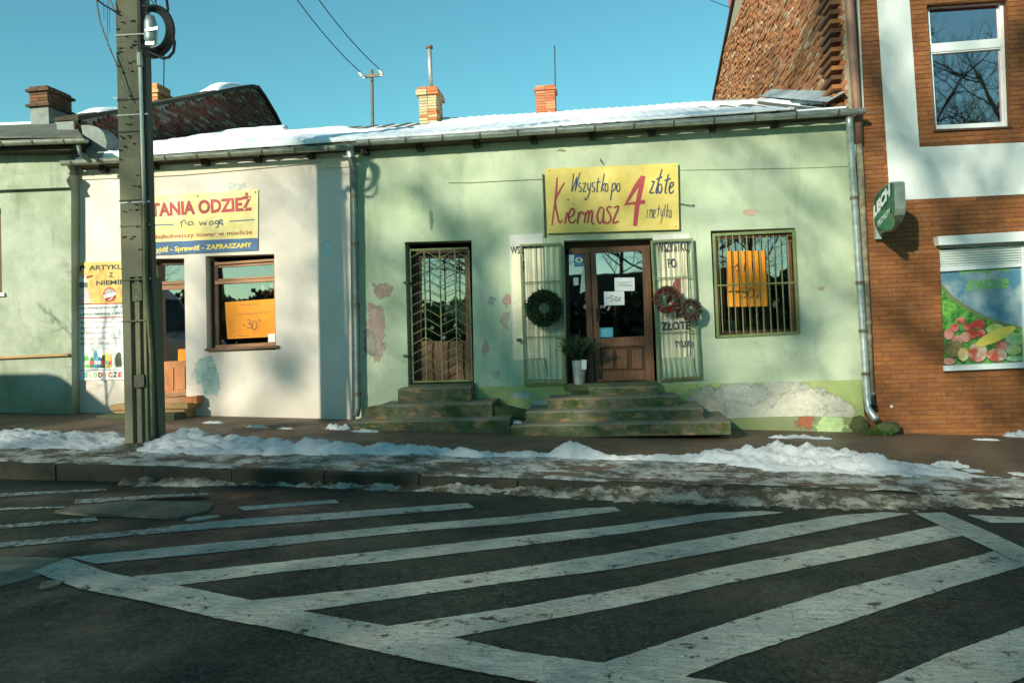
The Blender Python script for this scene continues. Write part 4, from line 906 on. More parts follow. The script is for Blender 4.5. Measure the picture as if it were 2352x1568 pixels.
for a, b in V4[1:4]: bar('vertical_bar', z8(*a), z8(*b), RY2, .019, .02, M['iron_y'], GR)
def vx(k, y): a, b = V4[k]; return a[0]+(b[0]-a[0])*(y-a[1])/(b[1]-a[1])
for c in range(4):
    for k in range(-1, 15):
        y0 = 158+k*97.5; dyb = 97
        if c % 2 == 0: ya, yb = y0+dyb*.75, y0      # rises to the right
        else: ya, yb = y0, y0+dyb
        if c in (1, 3): ya, yb = y0, y0+88
        else: ya, yb = y0+70, y0
        if min(ya, yb) < 150 or max(ya, yb) > 1470: 
            continue
        bar('chevron_bar', z8(vx(c, ya)+4, ya), z8(vx(c+1, yb)-4, yb), RY2+.008, .010, .012, M['iron_y'], GR)
for y in (480, 1222): MB().tube([P(*z8(35, y), Y0-.01), P(*z8(80, y), Y0-.01), P(*z8(105, y+3), RY2)], .018, 8).out('hinge', M['iron_d'], GR)
# --- green shop main door
z5 = zc(2000, 540, 2.24); z6 = zc(2000, 1140, 2.24)
MD = thing('door', 'brown wooden shop door with white sale papers between open grilles', 'door', P(1400,885,Y0+.2)); MY = Y0+.2
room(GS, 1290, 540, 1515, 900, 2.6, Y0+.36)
prism('door_frame', [(1297,572),(1492,563),(1492,575),(1297,585)], MY-.01, .08, M['wood_b'], MD)
prism('head_board', [(1295,545),(1499,540),(1499,566),(1295,574)], MY+.03, .04, M['wood_d'], MD)
prism('door_frame', [(1296,572),(1306,572),(1310,888),(1302,888)], MY-.01, .08, M['wood_d'], MD)
prism('stile', [(1341,582),(1354,581),(1366,880),(1352,882)], MY-.01, .07, M['wood_b'], MD); prism('stile', [(1356,581),(1368,580),(1382,880),(1368,882)], MY-.02, .07, M['wood_b'], MD)
prism('stile', [(1475,574),(1492,573),(1504,880),(1484,880)], MY-.02, .08, M['wood_b'], MD)
prism('pane', [(1306,584),(1342,582),(1350,776),(1310,778)], MY+.03, .006, M['glass'], MD)
prism('pane', [(1368,580),(1475,575),(1481,772),(1374,777)], MY+.02, .006, M['glass2'], MD)
prism('lower_rail', [(1375,777),(1483,771),(1483,793),(1376,797)], MY-.012, .06, M['wood_b'], MD)
prism('leaf_panel', [(1376,797),(1483,793),(1485,850),(1378,853)], MY+.012, .04, M['wood_d'], MD)
for x in (1383, 1416, 1451): prism('raised_panel', [(x,803),(x+24,802),(x+25,845),(x+1,847)], MY-.006, .03, M['wood_b'], MD)
prism('kick_board', [(1378,853),(1485,850),(1487,872),(1379,875)], MY-.015, .05, M['wood_b'], MD)
prism('side_panel', [(1310,778),(1352,776),(1354,882),(1312,884)], MY+.012, .04, M['wood_d'], MD)
hd = MB().prism([P(x, y, MY-.03) for x, y in [(1369,708),(1377,708),(1379,738),(1371,738)]], .012); hd.tube([P(1373,716,MY-.03), P(1373,716,MY-.07), P(1393,719,MY-.075)], .011, 8); hd.out('door_handle', M['black'], MD)
for nm, q, mm, lab in (('notice', zz(z5, [(1025,1278),(1205,1276),(1207,1395),(1027,1398)]), 'white', 'upper white paper notice on the main door glass'),
    ('notice', zz(z5, [(930,1403),(1113,1400),(1116,1522),(934,1528)]), 'white', 'lower white paper reading -50% on the main door glass'),
    ('notice', zz(z6, [(887,382),(1012,380),(1014,466),(890,468)]), 'cyan', 'small turquoise notice at the bottom of main door glass'),
    ('notice', zz(z5, [(655,1278),(702,1276),(703,1345),(657,1347)]), 'white', 'tiny white paper on the narrow side pane of main door'),
    ('notice', zz(z5, [(735,1175),(752,1172),(770,1395),(716,1420)]), 'white', 'white folded cloth strip behind the narrow side pane')):
    o = prism(nm, q, MY+.012, .003, M[mm], None, label=lab, cat='notice')
    if 'lower' in lab: strokes('writing', [zz(z5, L) for L in [[(950,1462),(975,1460)],[(1020,1440),(990,1442),(988,1462),(1012,1465),(1010,1488),(985,1485)],[(1040,1445),(1030,1465),(1040,1488),(1055,1465),(1040,1445)],[(1085,1450),(1060,1490)],[(1064,1455),(1070,1460)],[(1078,1480),(1084,1484)]]], MY+.010, .010, M['darkp'], o)
    if 'upper' in lab:
        for yy in (1320, 1340, 1352): strokes('writing', [zz(z5, [(x, yy+random.uniform(-6, 6)) for x in range(1045, 1190, 9)])], MY+.010, .005, M['darkp'], o)
    if 'turquoise' in lab:
        for yy in (405, 425, 448): strokes('writing', [zz(z6, [(x, yy+random.uniform(-4, 4)) for x in range(905, 1000, 9)])], MY+.010, .004, M['white'], o)
sk = prism('sticker', zz(z5, [(663,1062),(750,1058),(754,1174),(666,1177)]), MY+.012, .003, M['blue2'], None, label='blue sticker with a white eye on the narrow side pane', cat='sticker')
cx, cy = z5(708, 1120); flat('printed_eye', disc(cx, cy, 9, 6.5, 18), MY+.010, M['white'], sk); flat('printed_iris', disc(cx, cy, 4, 4, 14), MY+.009, M['lgreenp'], sk); flat('printed_pupil', disc(cx, cy, 2, 2, 10), MY+.0085, M['darkp'], sk)
flat('printed_strip', zz(z5, [(668,1148),(752,1146),(753,1168),(669,1170)]), MY+.010, M['cyan'], sk)
# --- painted wall panels behind the open grilles with stencilled words
WP = thing('painted_panel', 'cream wall panel with faded stencilled words behind the left open grille', 'painted sign', P(1215,826,Y0-.004))
PYq = Y0+.012
prism('paint', [(1170,540),(1247,536),(1252,823),(1178,828)], PYq, .006, M['stencil_w'], WP); prism('paint', [(1175,572),(1247,569),(1252,822),(1180,826)], PYq-.002, .002, M['cream_paint'], WP)
text('lettering', 'WSZYSTKO', [(1172,566),(1246,563),(1247,581),(1174,584)], PYq-.004, M['stencil'], WP, .03)
text('lettering', 'PO', [(1201,600),(1219,599),(1220,624),(1202,625)], PYq-.004, M['stencil'], WP, .03)
strokes('lettering', [[(1222,648),(1206,700),(1228,699)],[(1222,648),(1223,735)]], PYq-.004, .055, M['stencil_r'], WP, False)
WP2 = thing('painted_panel', 'cream corrugated panel with stencilled words and wreaths behind right grille', 'painted sign', P(1548,826,Y0-.004))
prism('paint', [(1500,540),(1584,536),(1585,552),(1500,556)], PYq+.002, .004, M['stencil_w'], WP2)
def corr(par, x0, x1, yt, yb, mat, n, name='corrugated_sheet'):
    a = P(x0, yt, Y0-.02); b = P(x1, yt, Y0-.02); c = P(x0+8, yb, Y0-.02); V = []; N = n*6
    for i in range(N+1):
        t = i/N; x = a.x+(b.x-a.x)*t; y = Y0-.020-.010*math.sin(t*n*2*math.pi); V += [(x, y, a.z), (x+(c.x-a.x), y, c.z)]
    return O(name, V, [(2*i, 2*i+1, 2*i+3, 2*i+2) for i in range(N)], mat, par)
corr(WP2, 1512, 1577, 562, 822, M['cream_paint'], 6); corr(WP2, 1521, 1591, 822, 869, M['green'], 6)
for i, (bd, q, mm, of) in enumerate([('WSZYSTKO', [(1507,556),(1582,553),(1583,577),(1509,580)], 'stencil', .03), ('PO', [(1533,594),(1552,593),(1554,615),(1535,616)], 'stencil', .03), ('ZŁOTE', [(1517,740),(1585,737),(1586,756),(1519,759)], 'stencil', .03), ('TYLKO', [(1549,783),(1589,781),(1591,796),(1551,798)], 'stencil', .03)]):
    text('lettering', bd, q, Y0-.032, M[mm], WP2, of)
strokes('lettering', [[(1556,640),(1536,694),(1564,692)],[(1557,640),(1560,730)]], Y0-.032, .075, M['stencil_r'], WP2, False)
corr(WP, 1250, 1292, 566, 872, M['green'], 3)
corr(WP, 1205, 1250, 826, 872, M['green'], 4); corr(WP, 1204, 1248, 572, 824, M['cream_paint'], 4)
def grille(label, tl, tr, br, bl, nb, cross, mats, Y, side):
    t = thing('grille', label, 'grille', P((bl[0]+br[0])/2, bl[1], Y))
    f = 4.5
    prism('frame_bar', [tl, tr, (tr[0], tr[1]+f), (tl[0], tl[1]+f)], Y, .035, mats[0], t); prism('frame_bar', [(bl[0], bl[1]-f*1.2), (br[0], br[1]-f*1.2), br, bl], Y, .035, mats[1], t)
    prism('frame_bar', [(tl[0], tl[1]+f), (tl[0]+f, tl[1]+f), (bl[0]+f, bl[1]-f), (bl[0], bl[1]-f)], Y+.001, .035, mats[0], t); prism('frame_bar', [(tr[0]-f, tr[1]+f), (tr[0], tr[1]+f), (br[0], br[1]-f), (br[0]-f, br[1]-f)], Y+.001, .035, mats[2], t)
    for i in range(nb):
        u = (i+1)/(nb+1); bar('vertical_bar', lerp2((tl[0]+f, tl[1]+f), (tr[0]-f, tr[1]+f), u), lerp2((bl[0]+f, bl[1]-f), (br[0]-f, br[1]-f), u), Y+.01, .008, .007, mats[0], t)
    for v in cross: bar('cross_bar', lerp2((tl[0]+f, tl[1]), (bl[0]+f, bl[1]), v), lerp2((tr[0]-f, tr[1]), (br[0]-f, br[1]), v), Y+.002, .014, .008, mats[0], t)
    return t
gl = grille('left open iron grille folded against the wall with a dark fir wreath', (1194,561), (1290,557), (1300,882), (1204,885), 5, (.27, .66), (M['iron_g'], M['iron_r'], M['iron_y']), Y0-.075, 0)
grr = grille('right open iron grille folded against the wall with two wreaths', (1494,552), (1592,547), (1610,869), (1512,875), 6, (.27, .66), (M['iron_g'], M['iron_r'], M['iron_g']), Y0-.075, 0)
MB().box(tuple(P(1194,780,Y0-.10)-Vector((.05,0,.03))), tuple(P(1194,780,Y0-.10)+Vector((.02,.06,.02)))).out('padlock', M['iron_d'], gl)
def wreath(label, cx, cy, R, r, Y, mats, n, ln, wd, extra=None):
    t = thing('wreath', label, 'wreath', P(cx, cy+R, Y)); c = P(cx, cy, Y); s = Y/FL; R *= s; r *= s
    MB().tube([c+Vector((math.cos(a)*R, 0, math.sin(a)*R)) for a in [2*math.pi*i/24 for i in range(25)]], r*.45, 8).out('wreath_ring', M['twig'], t)
    for mat, cnt, lf, wf in mats:
        m = MB()
        for i in range(cnt):
            a = random.uniform(0, 2*math.pi); rad = Vector((math.cos(a), 0, math.sin(a))); q = random.uniform(0, 2*math.pi)
            d = rad*math.cos(q)+Vector((0, -1, 0))*abs(math.sin(q)); tan = Vector((-math.sin(a), 0, math.cos(a)))
            p = c+rad*R+d*r*random.uniform(.4, .9); dd = (d+tan*random.uniform(.2, 1.4)+Vector((random.gauss(0,.3), random.gauss(0,.3), random.gauss(0,.3)))).normalized()
            sd = dd.cross(Vector((random.gauss(0,1), random.gauss(0,1), random.gauss(0,1)))).normalized()*wd*wf
            m.add([p-sd*.5, p+dd*ln*lf*.5-sd, p+dd*ln*lf, p+dd*ln*lf*.5+sd], [(0,1,2,3)])
        m.out('wreath_greenery' if mat != 'berry' else 'wreath_berries', M[mat], t)
    return t
wreath('dark green fir wreath hanging on the left open grille', 1250, 708, 28, 13, Y0-.2, [('fir', 5200, 1.1, 1.5), ('fir', 420, 2.1, 1.3), ('twig', 120, .6, 1)], 0, .045, .006)
wreath('red and green leafy wreath on the right open grille', 1533, 688, 22, 8, Y0-.2, [('fir2', 700, 1.3, 2.2), ('berry', 1700, .7, 1.9), ('twig', 60, .6, 1)], 0, .034, .0065)
wreath('brown twig and cone wreath at the edge of right grille', 1586, 711, 17, 8, Y0-.22, [('twig', 2000, .9, 1.5), ('twig', 160, 1.9, 1), ('berry', 90, .5, 1)], 0, .03, .005)
# bucket with branches
bk = thing('flower_bucket', 'tall conical zinc bucket of fir branches on the door step', 'bucket', P(1331,884,Y0-.12)); BY = Y0-.12
p0 = P(1330,884,BY); p1 = P(1331,829,BY); MB().tube([p0, p1], [.075, .115], 20, cap=True).out('bucket', M['steel'], bk, smooth=False)
MB().tube([p1, p1+Vector((0,0,.012))], [.12, .12], 20).out('rim', M['steel'], bk)
prism('tag', [(1335,826),(1347,826),(1347,848),(1336,848)], BY-.125, .004, M['white'], bk)
m = MB(); random.seed(11)
for k in range(64):
    a = random.uniform(0, 2*math.pi); tlt = random.uniform(.1, 1.5); d = Vector((math.cos(a)*tlt, math.sin(a)*tlt*.6-.15, 1)).normalized(); L = random.uniform(.25, .47)
    pts = [p1+d*L*j/4+Vector((d.x, d.y, -.4))*.05*(j/4)**2 for j in range(5)]
    m.tube(pts, .004, 4)
    for j in range(26):
        u = random.uniform(.2, 1); p = p1+d*L*u; sd = (d.cross(Vector((random.gauss(0,1), random.gauss(0,1), random.gauss(0,1)))).normalized()+d*.7).normalized(); wv = sd.cross(d).normalized()*.006
        m.add([p-wv, p+sd*.05-wv*.5, p+sd*.075, p+wv], [(0,1,2,3)])
m.out('fir_branches', M['fir'], bk)
# --- barred window of the green shop
z2 = zc(2700, 800, 2.24)
GW = thing('window', 'barred shop window in the green wall with an orange notice', 'window', P(1735,770,Y0+.15)); GWY = Y0+.2
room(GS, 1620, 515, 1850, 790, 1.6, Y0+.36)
prism('stile', [(1640,540),(1648,540),(1656,768),(1649,768)], GWY, .06, M['wood_d'], GW); prism('stile', [(1806,532),(1820,532),(1832,762),(1818,762)], GWY, .06, M['wood_b'], GW)
prism('top_rail', [(1648,540),(1806,533),(1806,543),(1648,550)], GWY+.002, .06, M['wood_d'], GW); prism('bottom_rail', [(1650,760),(1818,755),(1820,763),(1650,768)], GWY+.002, .06, M['wood_d'], GW)
prism('pane', [(1648,550),(1806,543),(1818,756),(1656,761)], GWY+.02, .006, M['glass2'], GW)
n2 = prism('notice', zz(z2, [(458,458),(815,452),(836,952),(470,955)]), GWY+.008, .004, M['orange'], None, label='large orange notice reading -50% behind the barred window', cat='notice')
strokes('writing', [zz(z2, L) for L in [[(545,830),(585,825)],[(640,790),(600,795),(598,825),(640,832),(640,862),(600,875),(592,860)],[(680,785),(655,820),(665,872),(700,860),(705,805),(680,785)],[(760,830),(725,880)],[(728,842),(734,848)],[(748,872),(754,876)],[(505,600),(540,600),(570,560)],[(560,580),(575,620),(545,640)],[(630,560),(620,640)],[(690,550),(700,630)]]], GWY+.004, .014, M['darkp'], n2)
GG = thing('window_grille', 'green painted iron grille of eleven vertical bars on the barred window', 'grille', P(1735,772,Y0+.02)); HY = Y0-.005
frame4(GG, 'f', [(1636,536),(1826,527),(1838,767),(1646,776)], 6.5, HY, .03, M['iron_y'], piece=('frame_bar','frame_bar','frame_bar','frame_bar'))
for a, b in zip([390,455,515,578,640,700,762,822,882,942,1005], [430,490,550,615,680,740,800,865,925,985,1045]): bar('vertical_bar', z2(a, 318), z2(b, 1195), HY+.01, .015, .012, M['iron_g'], GG)
bar('cross_bar', z2(360, 766), z2(1078, 738), HY+.003, .02, .008, M['iron_g'], GG)
SH = prism('shelf', [(1648,762),(1820,756),(1826,768),(1650,773)], GWY+.06, .5, M['wood_f'], None, label='wooden display shelf inside the barred window', cat='shelf'); IY = GWY+.1
bx = prism('box', zz(z2, [(388,1075),(525,1070),(545,1090),(546,1192),(388,1197)]), IY, .12, M['white'], None, label='white printed box at the lower left of barred window', cat='box')
for yy in (1095, 1115, 1150, 1170): strokes('writing', [zz(z2, [(x, yy+random.uniform(-5, 5)) for x in range(400, 500, 9)])], IY-.003, .005, M['darkp'], bx)
def lathe(name, cx, yb, yt, prof, Y, mat, label, cat):
    a = P(cx, yb, Y); b = P(cx, yt, Y); H = (b-a).length; s = Y/FL
    return MB().tube([a+Vector((0,0,H*t)) for t, _ in prof], [r*s for _, r in prof], 16).out(name, mat, None, smooth=True, label=label, cat=cat)
lathe('bowl', 1728, 765, 751, [(0,9),(.2,11),(1,15)], IY+.1, M['curtain'], 'pale round bowl on the barred window shelf', 'bowl')
lathe('cup', 1755, 764, 749, [(0,6),(.5,7),(1,6)], IY+.06, M['white'], 'small white cup beside the pale bowl behind bars', 'cup')
lathe('bottle', 1797, 764, 712, [(0,9),(.55,9),(.6,8),(.62,8),(.95,7),(1,3)], IY+.1, M['signgrey'], 'grey bottle with a white top right in barred window', 'bottle')
m = MB(); random.seed(4)
for k in range(150):
    x = random.uniform(495, 890); b = P(*z2(x, 1190), IY+random.uniform(.12, .3)); h = random.uniform(.12, .42); dx = random.uniform(-.05, .05); m.add([b+Vector((-.006,0,0)), b+Vector((.006,0,0)), b+Vector((dx+.006,0,h*.7)), b+Vector((dx*1.6,0,h))], [(0,1,2,3)])
m.out('potted_plant', M['moss'], label='dense green grassy plants along the barred window shelf', cat='plant')
m = MB(); foliage(m, P(1735,600,GWY+.5), .35, 500, .12, .008, (1.6,.5,.9)); m.out('hanging_branches', M['twig'], label='mass of dry hanging twigs inside the barred window', cat='decoration')
# ------------------------------------------------------------------ signs
SG = thing('sign', 'yellow Kiermasz sign with red 4 above the main door', 'sign', P(1406,530,Y0-.02)); SY = Y0-.045
prism('board', [(1253,388),(1557,375),(1560,527),(1257,536)], SY, .04, M['yellow'], SG)
s5 = lambda L: zz(z5, L)
strokes('red_lettering', [s5(L) for L in [[(512,380),(500,540),(465,812)],[(580,425),(535,500),(497,590),(515,720),(535,785),(560,760)],[(602,690),(583,795)],[(610,575),(612,590)],
 [(610,750),(655,715),(665,672),(640,665),(615,720),(625,780),(655,785),(685,755)],[(708,690),(694,795)],[(700,760),(722,695),(742,698),(752,715)],[(768,690),(756,790)],[(760,745),(785,685),(797,700),(785,790)],[(789,745),(815,682),(828,700),(822,780),(848,800)],
 [(930,660),(897,652),(872,720),(885,785),(915,770),(930,665)],[(930,660),(925,770),(942,795)],[(1002,650),(975,642),(958,670),(985,710),(990,765),(962,790),(940,775)],[(1020,652),(1062,646),(1012,780),(1066,772)]]], SY-.003, .030, M['red'], SG)
strokes('red_number', [s5(L) for L in [[(1282,370),(1215,470),(1128,620),(1300,598)],[(1285,368),(1262,480),(1228,640),(1210,815)]]], SY-.003, .072, M['red'], SG, False)
strokes('blue_lettering', [s5(L) for L in [[(660,345),(642,510)],[(642,510),(690,375)],[(690,375),(672,505)],[(672,505),(718,335)],[(730,435),(712,430),(708,460),(728,480),(722,508),(705,505)],[(740,435),(770,432)],[(770,432),(742,508)],[(742,508),(775,505)],[(785,430),(790,490),(808,480)],[(815,425),(800,520),(768,585),(760,560)],[(850,430),(832,428),(828,455),(848,480),(840,508),(822,505)],[(882,385),(868,500),(880,508)],[(862,425),(900,420)],[(935,345),(905,510)],[(945,430),(915,465),(935,508)],[(965,440),(948,440),(940,480),(952,508),(966,490),(965,440)],[(1008,435),(990,585)],[(1005,450),(1030,430),(1035,470),(1012,505),(1000,490)],[(1072,435),(1052,440),(1045,480),(1055,508),(1072,490),(1072,435)]]], SY-.003, .017, M['blue'], SG)
strokes('blue_lettering', [s5(L) for L in [[(1355,420),(1385,415)],[(1385,415),(1340,520)],[(1340,520),(1380,518)],[(1452,305),(1400,500),(1415,520)],[(1400,400),(1455,375)],[(1442,440),(1420,450),(1416,500),(1435,520),(1450,480),(1442,440)],[(1510,350),(1480,500),(1495,520)],[(1475,410),(1530,390)],[(1515,480),(1552,450),(1545,425),(1525,440),(1516,500),(1535,522),(1558,495)]]], SY-.003, .024, M['blue'], SG)
strokes('blue_lettering', [s5(L) for L in [[(1325,665),(1312,745)],[(1345,665),(1340,745)],[(1342,700),(1360,665),(1362,745)],[(1374,668),(1370,745)],[(1378,715),(1394,695),(1387,668),(1376,700),(1382,742),(1397,735)],[(1427,630),(1412,735)],[(1405,665),(1437,660)],[(1442,665),(1444,725),(1457,720)],[(1464,660),(1447,770),(1432,795)],[(1482,620),(1468,735)],[(1502,620),(1490,740)],[(1514,665),(1495,700),(1512,740)],[(1530,670),(1518,690),(1520,735),(1532,735),(1535,690),(1530,670)]]], SY-.003, .011, M['blue'], SG)
for x, y in ((1262,392),(1550,381),(1262,528),(1552,520)): MB().tube([P(x, y, SY), P(x, y, SY)-Vector((0,.006,0))], .008, 8).out('screw', M['bracket'], SG)
S2 = thing('banner', 'yellow and blue TANIA ODZIEZ banner beside the pole', 'sign', P(470,580,Y0-.01)); TY = Y0-.02
zz1 = zc(0, 640, 2.119)
prism('banner_sheet', zz(zz1, [(1222,305),(2188,250),(2184,765),(1224,810)]), TY, .012, M['yellow2'], S2)
flat('blue_strip', zz(zz1, [(1222,700),(2184,660),(2184,765),(1224,810)]), TY-.002, M['blue2'], S2)
text('lettering', 'TANIA ODZIEŻ', zz(zz1, [(1270,330),(2128,272),(2132,430),(1278,486)]), TY-.003, M['red'], S2, .045)
text('lettering', 'Najładniejszy towar w mieście', zz(zz1, [(1285,632),(2138,588),(2140,640),(1287,680)]), TY-.003, M['red'], S2, .015)
text('lettering', 'Przyjdź - Sprawdź - ZAPRASZAMY', zz(zz1, [(1245,740),(2135,694),(2140,752),(1248,800)]), TY-.004, M['yel3'], S2, .03, .1)
strokes('script_lettering', [zz(zz1, L) for L in [[(1530,515),(1542,575)],[(1535,535),(1562,508),(1580,548)],[(1625,520),(1598,528),(1600,552),(1625,545)],[(1625,518),(1640,552)],[(1690,520),(1702,550),(1722,528),(1738,550),(1748,515)],[(1800,518),(1778,525),(1780,548),(1802,540)],[(1800,518),(1815,545)],[(1850,512),(1828,520),(1830,540),(1852,535)],[(1852,512),(1850,560),(1825,575)],[(1862,530),(1885,520),(1880,505),(1862,515),(1865,540),(1890,540),(1880,555)]]], TY-.003, .016, M['blue'], S2)
for a, b in (((1240,555),(1475,546)),((1945,520),(2155,506))): strokes('rule', [zz(zz1, [a, b])], TY-.003, .018, M['blue2'], S2, False)
for x, y in ((1675,306),(2165,273),(1240,330)): MB().tube([P(*zz1(x, y), TY), P(*zz1(x, y), TY)-Vector((0,.01,0))], .014, 10).out('screw', M['iron_y'], S2)
S3 = thing('poster', 'tall yellow and white cleaning goods poster left of the pole', 'poster', P(240,872,Y0-.01)); QY = Y0-.02
z7 = zc(280, 1040, 3.136); f7 = lambda L: zz(z7, L)
prism('sheet', f7([(75,30),(1000,5),(1010,1490),(90,1510)]), QY, .012, M['white'], S3)
flat('yellow_field', f7([(75,30),(1000,5),(1000,535),(78,556)]), QY-.002, M['poster_y'], S3)
for y in (556, 728): strokes('red_rule', [f7([(78, y), (1000, y-22)])], QY-.003, .018, M['red2'], S3, False)
text('lettering', 'ARTYKUŁY', f7([(238,68),(800,48),(800,112),(238,128)]), QY-.003, M['darkp'], S3, .03)
text('lettering', 'Z', f7([(492,155),(540,153),(540,212),(490,216)]), QY-.003, M['darkp'], S3, .03)
text('lettering', 'NIEMIEC', f7([(328,258),(760,242),(760,302),(328,318)]), QY-.003, M['darkp'], S3, .03)
text('lettering', 'PROFESJONALNE ŚRODKI', f7([(112,592),(860,560),(860,592),(112,626)]), QY-.003, M['darkp'], S3, .02)
text('lettering', 'UTRZYMANIA CZYSTOŚCI', f7([(128,664),(850,636),(850,668),(128,698)]), QY-.003, M['darkp'], S3, .02)
for i, s_ in enumerate(['proszki, żele do prania', 'płyny do płukania', 'odplamiacze', 'środki do zmywania', 'środki czystości']):
    y = 785+i*67; L = [520, 400, 290, 460, 350][i]
    text('lettering', s_, f7([(182,y-17),(182+L,y-26),(182+L,y+4),(182,y+13)]), QY-.003, M['pinkp'], S3, .01)
    flat('bullet', f7([(138,y-12),(158,y-13),(158,y+10),(138,y+11)]), QY-.003, M['darkp'], S3); flat('bullet', f7([(158,y-13),(174,y-13),(174,y+10),(158,y+10)]), QY-.003, M['yel3'], S3)
cols = ['cyan','yel3','lgreenp','red2','poster_y','red2','darkp','red2']
for i, ch in enumerate('SŁODYCZE'):
    x = 168+i*62; text('lettering', ch, f7([(x,1412-i*1.5),(x+52,1411-i*1.5),(x+52,1476-i*1.5),(x,1478-i*1.5)]), QY-.003, M[cols[i]], S3, .05)
strokes('thin_rule', [f7([(95,1385),(1000,1362)])], QY-.003, .006, M['darkp'], S3, False)
flat('printed_bottle', [z7(x, y) for x, y in [(575,1340),(560,1240),(580,1180),(610,1150),(640,1170),(650,1340)]], QY-.003, M['iron_d'], S3)
for i, (x, w_, t_, mm, bb) in enumerate([(175,60,1190,'lgreenp','white'),(245,55,1220,'pgrass','red2'),(300,45,1130,'cyan','white'),(345,45,1215,'blue2','white'),(385,75,1190,'iron_d','red2'),(440,40,1150,'yel3','cyan'),(482,40,1180,'poster_y','red2')]):
    flat('printed_bottle', f7([(x,1350),(x,t_+50),(x+w_*.3,t_),(x+w_*.7,t_),(x+w_,t_+50),(x+w_,1348)]), QY-.003-.0003*i, M[mm], S3); flat('printed_label', f7([(x+4,1310),(x+4,1265),(x+w_-4,1263),(x+w_-4,1308)]), QY-.0032-.0003*i, M[bb], S3)
cx, cy = z7(497, 432); flat('round_badge', disc(cx, cy, 15.5, 17, 24), QY-.003, M['red2'], S3); flat('badge_band', f7([(415,440),(575,400),(582,440),(425,484)]), QY-.0035, M['white'], S3); flat('badge_centre', disc(cx, cy-4, 11, 9, 18), QY-.0033, M['signgrey'], S3)
strokes('badge_mark', [f7([(485,490),(505,505),(535,460)])], QY-.004, .018, M['white'], S3, False)
# printed figure of a woman in a long pale dress
flat('printed_dress', f7([(118,345),(215,340),(250,420),(262,552),(80,556),(90,430)]), QY-.003, M['dress'], S3); flat('printed_bodice', f7([(118,280),(218,275),(222,340),(118,346)]), QY-.0034, M['bodice'], S3)
flat('printed_blouse', f7([(85,230),(130,190),(190,185),(235,215),(222,285),(118,285),(105,310),(82,305)]), QY-.0032, M['white'], S3); flat('printed_face', f7([(140,110),(160,92),(182,104),(186,140),(170,172),(150,178),(138,150)]), QY-.0036, M['skin'], S3)
flat('printed_neck', f7([(148,170),(175,165),(195,210),(160,235),(138,205)]), QY-.0035, M['skin'], S3); flat('printed_hair', f7([(120,120),(125,75),(160,58),(188,75),(190,110),(165,95),(145,105),(135,150),(122,140)]), QY-.0038, M['darkp'], S3); flat('printed_arm', f7([(82,305),(105,310),(100,350),(85,345)]), QY-.0035, M['skin'], S3)
for i, mm in enumerate(('darkp','red2','yel3')): flat('printed_flag', f7([(203,205+i*16),(285,186+i*16),(285,202+i*16),(203,221+i*16)]), QY-.004, M[mm], S3)
# --- projecting green sign
M['bracketgreen'] = simple('grey_green_sign_case', (.22,.28,.23), .4, .3, 5)
LS = thing('projecting_sign', 'dark green oval drinks sign with white slanted letters sticking out from the brick wall', 'sign', P(2040,540,Y0-.4))
xs_ = P(2008, 480, BF-.12).x; yw = BF-.10; yo = BF-.95; th = .13
zt_ = PX(2062,410,xs_+0).z; zb_ = P(2030,535,BF-.4).z
cyy = (yw+yo)/2; czz = (zt_+zb_)/2; hw = (yw-yo)/2; hh = (zt_-zb_)/2
def sup(a):   # outline: straight outer edge, rounded top and bottom
    return None
outl = [(yw-(yw-yo)*u, zb_+(zt_-zb_)*v) for u, v in [(0,.74),(.08,.86),(.3,.955),(.55,.99),(.8,1),(.93,.985),(1,.93),(1,.40),(.96,.27),(.82,.15),(.6,.05),(.4,.0),(.22,.03),(.08,.16),(0,.34)]]
outl = [(y, z) for y, z in outl]
def yz(poly, X0, X1, mat, name, par):
    V = [Vector((X0, y, z)) for y, z in poly]+[Vector((X1, y, z)) for y, z in poly]; n = len(poly); tri = tessellate_polygon([[Vector((y, z, 0)) for y, z in poly]])
    return O(name, V, [tuple(t) for t in tri]+[tuple(i+n for i in t) for t in tri]+[(i, (i+1) % n, (i+1) % n+n, i+n) for i in range(n)], mat, par)
yz(outl, xs_, xs_+th, M['bracketgreen'], 'sign_case', LS)
def scl(poly, s, dy=0, dz=0): 
    cy_ = sum(p[0] for p in poly)/len(poly); cz_ = sum(p[1] for p in poly)/len(poly); return [(cy_+(y-cy_)*s+dy, cz_+(z-cz_)*s+dz) for y, z in poly]
yz(scl(outl, .95), xs_-.006, xs_, M['lech'], 'sign_face', LS)
el = [(cyy-.02+math.cos(a)*hw*.88, zb_+hh*.50+math.sin(a)*hh*.42+math.cos(a)*.08) for a in [2*math.pi*i/28 for i in range(28)]]
yz(scl(el, 1.06), xs_-.010, xs_-.006, M['iron_g'], 'oval_edge', LS); yz(el, xs_-.014, xs_-.010, M['lech2'], 'oval', LS)
def ytext(body, y0, y1, z0, z1, X, mat, rot, off):
    uv, Fc = text_geo(body, off); V = [(X, y0+(y1-y0)*u, z0+(z1-z0)*v+rot*u) for u, v in uv]; O('lettering', V, Fc, mat, LS)
ytext('LECH', yw-.04, yo+.12, zb_+hh*.74, zb_+hh*1.30, xs_-.016, M['white'], .22, .07)
ytext('PREMIUM', yw-.2, yo+.16, zb_+hh*.28, zb_+hh*.56, xs_-.018, M['white'], .12, .02)
MB().box((xs_+.02, yw, zb_-.05), (xs_+.1, BF-.002, zt_-.2)).out('wall_bracket', M['signgrey'], LS)
for k in range(0): MB().box((xs_+.01, yo+.02+k*.03, zb_+.55*hh-.06*k*.55), (xs_+th+.003, yo+.032+k*.03, zb_+.55*hh-.06*k*.55+.07)).out('vent_slot', M['iron_d'], LS)
